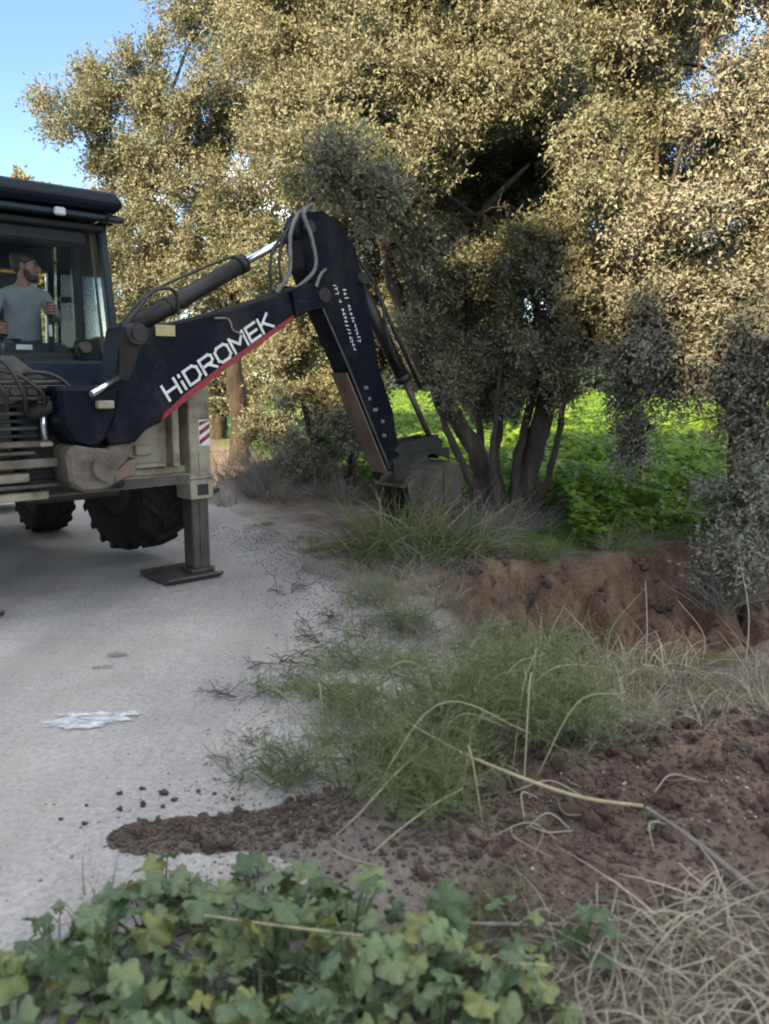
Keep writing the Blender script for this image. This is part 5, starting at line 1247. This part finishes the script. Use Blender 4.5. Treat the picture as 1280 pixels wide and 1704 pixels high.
# long pale stalks
def stalk(name, pts, rad, mat, label, cat='stalk', group=None, parent=None):
    B = np.array(pts[0], float)
    me = tubes_mesh(name, [([p - B for p in catmull(pts, 8)], rad)], 7)
    o = add(name, me, mat, parent, tuple(B))
    return tag(o, label, cat, group) if not parent else o
stalk('plant_stalk', [(-0.05, 3.29, 0.29), (0.23, 2.92, 0.27), (0.42, 2.72, 0.265), (0.668, 2.622, 0.217), (0.895, 2.607, 0.188)], [0.0035, 0.0065, 0.007, 0.0075, 0.007], M['stalk'], 'long pale green stalk arching over the feathery weed')
stalk('plant_stalk', [(0.16, 2.885, 0.274), (0.05, 2.74, 0.25), (-0.086, 2.622, 0.154), (-0.168, 2.609, 0.078)], [0.003, 0.004, 0.004, 0.003], M['stalk'], 'thinner pale stalk branching off the long one towards the dark soil')
stalk('plant_stalk', [(0.27, 2.617, 0.249), (0.165, 2.58, 0.207), (0.042, 2.519, 0.145), (-0.04, 2.48, 0.091)], [0.003, 0.004, 0.004, 0.003], M['stalk'], 'lower pale stalk crossing in front of the weed to the broad leaves')
stalk('plant_stalk', [(0.40, 3.3, 0.34), (0.33, 3.0, 0.20), (0.27, 2.75, 0.08)], [0.002, 0.003, 0.003], M['stalk'], 'upright pale stem in the middle of the feathery weed')
stalk('plant_stalk', [(1.035, 3.708, 0.289), (0.75, 3.4, 0.40), (0.57, 3.322, 0.281)], [0.002, 0.003, 0.003], M['stalk'], 'curved pale stem at the top of the feathery weed')
stalk('plant_stalk', [(-0.484, 1.965, 0.235), (-0.28, 1.89, 0.26), (-0.053, 1.823, 0.28)], [0.002, 0.0035, 0.004], M['stalk'], 'straight pale stem lying across the broad leaves')
stalk('dry_stick', [(0.899, 2.588, 0.195), (1.0, 2.44, 0.17), (1.093, 2.281, 0.135), (1.17, 2.13, 0.11)], [0.006, 0.009, 0.012, 0.014], M['stick'], 'grey dead stick lying on the spoil at the right edge', 'stick')
rs_ = random.Random(31)
for k in range(22):
    x, y = rs_.gauss(0.25, 0.28), rs_.gauss(3.15, 0.28); z = H(x, y)
    a = rs_.uniform(0, 6.28); l = rs_.uniform(0.25, 0.6)
    stalk('weed_stalk', [(x, y, z), (x + math.cos(a) * l * 0.45, y + math.sin(a) * l * 0.35, z + rs_.uniform(0.2, 0.42)), (x + math.cos(a) * l, y + math.sin(a) * l * 0.7, z + rs_.uniform(0.1, 0.4))], [0.003, 0.0026, 0.0016], M['stalk'], 'thin arching pale stalk standing out of the feathery weeds', 'stalk', 'arching stalks in the feathery weeds')
stalk('dry_stick', [(0.222, 2.086, 0.12), (0.341, 2.077, 0.125), (0.45, 2.068, 0.125)], [0.006, 0.007, 0.006], M['stick'], 'short pale stick beside the dry grass at the bottom', 'stick')
stalk('dry_stick', [(0.72, 4.05, 0.10), (0.95, 4.1, 0.14), (1.25, 4.08, 0.12)], [0.006, 0.005, 0.003], M['straw'], 'thin straight dry stem lying behind the spoil heap', 'stick')
stalk('dry_stick', [(0.602, 2.647, 0.20), (0.62, 2.583, 0.175), (0.692, 2.582, 0.17)], [0.002, 0.003, 0.004], M['straw'], 'hooked pale root end under the long stalk', 'stick')
for k in range(16):
    x, y = rr.gauss(0.35, 0.35), rr.gauss(2.55, 0.16)
    a = rr.uniform(0, 6.28); l = rr.uniform(0.1, 0.24); z = H(x, y)
    stalk('root_strand', [(x, y, z + 0.015), (x + math.cos(a) * l / 2, y + math.sin(a) * l / 2, z + rr.uniform(0.02, 0.06)), (x + math.cos(a + 0.5) * l, y + math.sin(a + 0.5) * l, z + 0.02)], [0.002, 0.0025, 0.0015], M['straw'], 'thin dry root strand on the dark soil below the weeds', 'root', 'root strands on the dark soil')

# dark leafless twigs over the road edge
def twig_mesh(seed, size):
    r = np.random.default_rng(seed); specs = []
    def grow(p, d_, l, rad, lev):
        q = p + d_ * l; q[2] = max(q[2], 0.006)
        m = (p + q) / 2 + r.normal(size=3) * l * 0.08
        specs.append((catmull([p, m, q], 3), [rad, rad * 0.7]))
        if lev:
            for k in range(3):
                t = r.uniform(0.3, 1); nd = unit(d_ + r.normal(size=3) * np.array([0.8, 0.8, 0.45]))
                grow(p + (q - p) * t, nd, l * r.uniform(0.45, 0.8), rad * 0.65, lev - 1)
    for k in range(3):
        a = r.uniform(0, 6.28); grow(np.array([0, 0, 0.01]), unit(np.array([math.cos(a), math.sin(a) * 0.6, 0.35])), size * r.uniform(0.6, 1.1), 0.0038, 3)
    return tubes_mesh('dry_twig', specs, 4)
tw_m = [twig_mesh(s, 0.20) for s in range(4)]
for m_ in tw_m: m_.materials.append(M['twig'])
for (x, y, s) in ((-0.62, 4.55, 1.0), (-0.40, 4.9, 1.1), (-0.75, 4.05, 0.9), (-0.30, 4.4, 1.0), (-0.12, 5.0, 1.1), (-0.55, 3.45, 0.7), (-0.35, 5.5, 1.0), (-0.72, 6.1, 1.0), (0.2, 5.3, 1.2), (-0.62, 3.2, 0.6)):
    place('dry_twig', rr.choice(tw_m), None, x, y, 'dark leafless twig spray lying over the edge of the pale road', 'twig', 'twigs over the road edge', sc=s, dz=0.02)

# dry grass, bottom right
dg = [tuft_mesh('dry_grass', 46, 0.09, 0.42, 0.0052, 1.3, 0.50, 100 + s, 7, 0.9) for s in range(6)]
for m_ in dg: m_.materials.append(M['straw'])
for (x, y, s) in ((0.62, 2.02, 1.0), (0.80, 2.10, 1.05), (0.98, 2.05, 1.0), (0.72, 1.86, 0.9), (0.90, 1.88, 1.0), (1.08, 2.2, 1.0), (0.50, 1.92, 0.9), (0.42, 2.05, 0.8), (1.05, 1.85, 0.9), (0.58, 1.76, 0.8), (1.15, 2.0, 1.0), (0.86, 1.72, 0.9), (0.70, 2.16, 0.9), (0.95, 2.2, 0.95), (1.2, 2.12, 1.0), (0.66, 1.95, 1.0), (0.52, 2.10, 0.8), (0.84, 2.0, 1.1), (1.0, 1.95, 1.0), (0.74, 1.78, 0.9)):
    place('dry_grass_tuft', rr.choice(dg), None, x, y, 'pale dry grass tuft in the tangle at the bottom right corner', 'grass tuft', 'dry grass at the bottom right', sc=s)
# mixed grass between spoil and trench
gm = [tuft_mesh('grass', 60, 0.13, 0.30, 0.006, 0.8, 0.30, 120 + s, 5, 0.6) for s in range(5)]
for m_ in gm: m_.materials.append(M['grass'])
sm = [tuft_mesh('straw_grass', 30, 0.12, 0.42, 0.0055, 0.8, 0.25, 140 + s, 5, 0.5) for s in range(4)]
for m_ in sm: m_.materials.append(M['straw'])
for k in range(46):
    x, y = rr.uniform(0.45, 2.3), rr.uniform(3.7, 4.9)
    if k % 5 < 2: place('straw_tuft', rr.choice(sm), None, x, y, 'straw-coloured dry tuft between the spoil heap and the trench', 'grass tuft', 'dry tufts before the trench', sc=rr.uniform(0.6, 1.1))
    else: place('grass_tuft', rr.choice(gm), None, x, y, 'dull green grass tuft between the spoil heap and the trench', 'grass tuft', 'green tufts before the trench', sc=rr.uniform(0.5, 0.95))
for k in range(12):
    x, y = rr.uniform(-0.15, 0.75), rr.uniform(7.0, 7.5)
    place('weed_clump', rr.choice(gm), None, x, y, 'tallest rank weed clump hiding the lower half of the bucket', 'weed', 'rank weeds hiding the bucket', sc=rr.uniform(2.0, 2.9))
for k in range(40):
    x, y = rr.gauss(0.05, 0.30), rr.gauss(7.2, 0.30)
    place('grass_tuft', rr.choice(gm), None, x, y, 'tall green weed clump in front of the bucket', 'grass tuft', 'weeds in front of the bucket', sc=rr.choice((0.7, 0.9, 1.1, 1.4, 1.8)))
for k in range(9):
    x, y = rr.gauss(0.35, 0.3), rr.gauss(7.3, 0.3)
    place('straw_tuft', rr.choice(sm), None, x, y, 'bent pale dry stems among the weeds by the bucket', 'grass tuft', 'dry stems by the bucket', sc=rr.uniform(1.2, 1.9))
for k in range(26):
    t = rr.random(); x = -0.95 + 1.05 * t + rr.gauss(0, 0.10); y = 8.1 - 1.35 * t + rr.gauss(0, 0.16)
    place('grass_tuft', rr.choice(gm), None, x, y, 'short green weed in the strip along the road edge before the bucket', 'grass tuft', 'low weeds along the road edge', sc=rr.uniform(0.35, 0.6))
for k in range(8):
    x, y = rr.gauss(-1.45, 0.25), rr.gauss(8.9, 0.2)
    place('grass_tuft', rr.choice(gm), None, x, y, 'small isolated green tuft on the dusty verge behind the outrigger', 'grass tuft', 'tufts on the dusty verge', sc=rr.uniform(0.3, 0.5))
for k in range(34):
    x = rr.uniform(0.9, 3.4); y = float(bank_y(x)) + rr.uniform(0.05, 0.7)
    place('grass_tuft', rr.choice(gm), None, x, y, 'green grass tuft along the top of the dug bank', 'grass tuft', 'grass on top of the bank', sc=rr.uniform(0.6, 1.2))
for k in range(26):
    x, y = rr.uniform(0.75, 1.9), rr.uniform(3.15, 3.9)
    place('straw_tuft', rr.choice(sm), None, x, y, 'thin dry straw scattered over the back of the brown spoil heap', 'straw', 'straw over the spoil heap', sc=rr.uniform(0.35, 0.7))
# grey dead brush at the trunk foot, on the bank at right and on the earth heap
db = [tuft_mesh('dead_brush', 70, 0.16, 0.5, 0.006, 1.0, 0.12, 160 + s, 4, 0.6) for s in range(3)]
for m_ in db: m_.materials.append(M['deadgrey'])
for (x, y, s, lb) in [(0.75, 7.4, 1.3, 0), (0.95, 7.7, 1.2, 0), (0.62, 7.7, 1.1, 0), (1.15, 8.2, 1.0, 0), (0.85, 8.3, 1.2, 0), (1.2, 8.8, 1.2, 0), (1.5, 8.8, 1.2, 0), (1.75, 9.0, 1.0, 0), (1.0, 9.1, 1.1, 0), (1.4, 8.5, 1.0, 0), (1.65, 8.5, 0.9, 0)]:
    place('dead_brush', rr.choice(db), None, x, y, 'grey dead brush between the bucket and the leaning trunks', 'brush', 'dead brush by the trunks', sc=s)
for k in range(44):
    x, y = rr.gauss(-1.15, 0.65), rr.gauss(11.2, 0.35)
    place('dead_brush', rr.choice(db), None, x, y, 'grey dry brush covering the earth heap beyond the outrigger', 'brush', 'brush on the earth heap', sc=rr.uniform(0.7, 1.3))
for k in range(7):
    x, y = rr.gauss(3.05, 0.25), rr.gauss(6.6, 0.25)
    place('dead_brush', rr.choice(db), None, x, y, 'grey brush hanging on the dug bank at the right edge', 'brush', 'brush on the right bank', sc=rr.uniform(0.7, 1.0))
for k in range(10):
    x, y = rr.gauss(0.45, 0.25), rr.gauss(6.35, 0.2)
    place('dead_brush', rr.choice(db), None, x, y, 'low brown brush litter on the verge at the near end of the trench', 'brush', 'brush litter at the trench end', sc=rr.uniform(0.4, 0.7))
for k in range(14):
    x, y = rr.gauss(0.25, 0.35), rr.gauss(6.2, 0.3)
    place('straw_tuft', rr.choice(sm), None, x, y, 'flattened dry litter on the verge before the weeds', 'litter', 'dry litter on the verge', sc=rr.uniform(0.5, 0.8))
for (x, y, h_) in ((1.05, 4.7, 0.45), (1.35, 4.75, 0.40), (1.55, 4.6, 0.5), (0.72, 4.85, 0.42), (1.9, 4.7, 0.55), (2.05, 4.4, 0.6), (0.9, 4.5, 0.4), (1.25, 4.4, 0.45)):
    z = H(x, y)
    stalk('dry_weed', [(x, y, z), (x + rr.gauss(0, 0.05), y, z + h_ * 0.5), (x + rr.gauss(0, 0.14), y + rr.gauss(0, 0.1), z + h_)], [0.004, 0.0035, 0.002], M['straw'], 'upright dry stem standing before the red bank', 'stem', 'dry stems before the bank')

for k in range(40):
    y = rr.uniform(4.5, 6.7); x = float(edge_x(y)) + rr.uniform(-0.05, 0.85)
    if k % 3 == 0: place('dead_brush', rr.choice(db), None, x, y, 'uprooted grey brush strewn along the verge below the bucket', 'brush', 'brush strewn on the verge', sc=rr.uniform(0.3, 0.6))
    elif k % 3 == 1: place('straw_tuft', rr.choice(sm), None, x, y, 'torn-up straw strewn along the verge below the bucket', 'straw', 'straw strewn on the verge', sc=rr.uniform(0.4, 0.75))
    else: place('grass_tuft', rr.choice(gm), None, x, y, 'short weed growing on the dusty verge below the bucket', 'grass tuft', 'short weeds on the verge', sc=rr.uniform(0.3, 0.55))
for (x, y, n, spd, hg, sd_, lb) in ((0.15, 5.1, 22, 0.36, 0.18, 21, 'wispy weed on the verge halfway to the bucket'), (-0.05, 5.8, 18, 0.34, 0.16, 22, 'wispy weed on the verge nearest the bucket'), (-0.45, 4.1, 16, 0.34, 0.14, 23, 'thin wispy weed farthest out on the pale road')):
    place('feathery_weed', feather_mesh(n, spd, hg, sd_), M['feather'], x, y, lb, 'weed', 'feathery weeds', rz=0)

# broad lobed leaves in the foreground: each leaf its own part
def lobed_leaf(seed):
    r = np.random.default_rng(seed)
    n = 30
    a = np.linspace(-math.pi * 0.90, math.pi * 0.90, n)
    rad = 0.74 + 0.26 * np.abs(np.cos(a * 2.5 * 0.98)) ** 1.4 + 0.03 * r.normal(size=n)
    rad *= 0.86 + 0.14 * np.cos(a)
    rows = [[(0, 0, 0)]]
    V = [(0, 0, 0)]
    for q in (0.5, 1.0):
        for k in range(n):
            rr_ = rad[k] * q
            V.append((rr_ * math.cos(a[k]), rr_ * math.sin(a[k]), 0.10 * q * q * math.cos(a[k] * 5) - 0.22 * q * q + 0.05 * r.normal() * q))
    T = [(0, 1 + k, 2 + k) for k in range(n - 1)]
    for k in range(n - 1):
        T += [(1 + k, 1 + n + k, 2 + n + k), (1 + k, 2 + n + k, 2 + k)]
    me = np_mesh('leaf', np.array(V), np.array(T), True); me.materials.append(M['broad'])
    return me
leaves = [lobed_leaf(s) for s in range(5)]
def broad_plant(x, y, n, spread, hgt, size, label, seed, group=None, name='broad_leaf_plant'):
    r = random.Random(seed)
    z0 = H(x, y)
    root = empty(name, (x, y, z0)); stems = []
    for k in range(n):
        a = r.uniform(0, 6.28); q = math.sqrt(r.random()) * spread
        p = np.array([math.cos(a) * q, math.sin(a) * q, hgt * (1.1 - 0.6 * (q / spread) ** 2) * r.uniform(0.3, 1.1)])
        s = size * r.choice((0.5, 0.7, 0.85, 1.0, 1.1, 1.3))
        stems.append((catmull([(p[0] * 0.1, p[1] * 0.1, -0.01), (p[0] * 0.6, p[1] * 0.6, p[2] * 0.75), tuple(p)], 4), [0.003, 0.0022]))
        o = bpy.data.objects.new('leaf', leaves[r.randrange(5)]); COL.objects.link(o); o.parent = root
        o.location = p; o.scale = (s, s, s)
        o.rotation_euler = (r.gauss(0.25, 0.5), r.gauss(0.1, 0.5), a + r.gauss(0, 0.9))
    add('stems', tubes_mesh('stems', stems, 5), M['stemg'], root)
    return tag(root, label, 'plant', group)
bl = [(-0.92, 2.05, 16, 0.17, 0.20), (-0.70, 2.20, 16, 0.17, 0.20), (-0.50, 2.10, 16, 0.17, 0.22), (-0.74, 1.92, 18, 0.18, 0.24), (-0.52, 1.85, 18, 0.18, 0.26), (-0.30, 1.95, 18, 0.18, 0.26), (-0.28, 2.18, 16, 0.16, 0.20), (-0.10, 2.05, 16, 0.16, 0.22), (-0.08, 1.82, 16, 0.17, 0.24), (0.10, 1.90, 14, 0.15, 0.22), (-0.95, 1.82, 16, 0.18, 0.24), (0.26, 1.78, 12, 0.14, 0.18), (-0.36, 1.70, 16, 0.18, 0.24), (-0.62, 1.66, 16, 0.18, 0.24), (-0.12, 1.64, 14, 0.16, 0.22), (0.12, 1.66, 12, 0.15, 0.2)]
bl = [(x, y, n + 14, spd * 1.08, hg) for (x, y, n, spd, hg) in bl]
for i, (x, y, n, spd, hg) in enumerate(bl):
    row = 'back' if y > 2.0 else ('middle' if y > 1.75 else 'front')
    rank = sorted(b_[0] for b_ in bl if (b_[1] > 2.0) == (y > 2.0) and (b_[1] > 1.75) == (y > 1.75)).index(x)
    broad_plant(x, y, n, spd, hg, 0.052, 'broad lobed green plant, %s from the left in the %s row of the bottom-left patch' % (('first', 'second', 'third', 'fourth', 'fifth', 'sixth', 'seventh')[rank], row), 300 + i, 'broad-leaved plants at the bottom left')
broad_plant(0.38, 1.86, 9, 0.13, 0.17, 0.05, 'broad-leaved plant at the right end of the patch, against the dry grass', 340)
broad_plant(0.33, 2.06, 7, 0.11, 0.14, 0.045, 'low broad-leaved plant by the short pale stick', 341)
broad_plant(-0.72, 2.42, 9, 0.11, 0.15, 0.05, 'broad-leaved plant at the left end of the dark soil strip', 331)
broad_plant(-0.42, 2.42, 7, 0.10, 0.14, 0.048, 'broad-leaved plant standing just below the dark soil strip', 332)
broad_plant(-0.16, 2.92, 7, 0.09, 0.16, 0.042, 'small yellowish broad-leaved plant beside the feathery weed', 333)
broad_plant(0.55, 2.02, 6, 0.09, 0.16, 0.045, 'few broad leaves poking through the dry grass', 334)
broad_plant(0.88, 2.55, 2, 0.04, 0.06, 0.04, 'lone blue-green leaf on the spoil by the dead stick', 335)
# greener groundcover mixed in below the leaves
for k in range(16):
    x, y = rr.uniform(-0.9, 0.35), rr.uniform(1.7, 2.3)
    place('grass_tuft', rr.choice(gm), None, x, y, 'thin grass threading through the broad leaves at the bottom', 'grass tuft', 'grass among the broad leaves', sc=rr.uniform(0.5, 0.8))
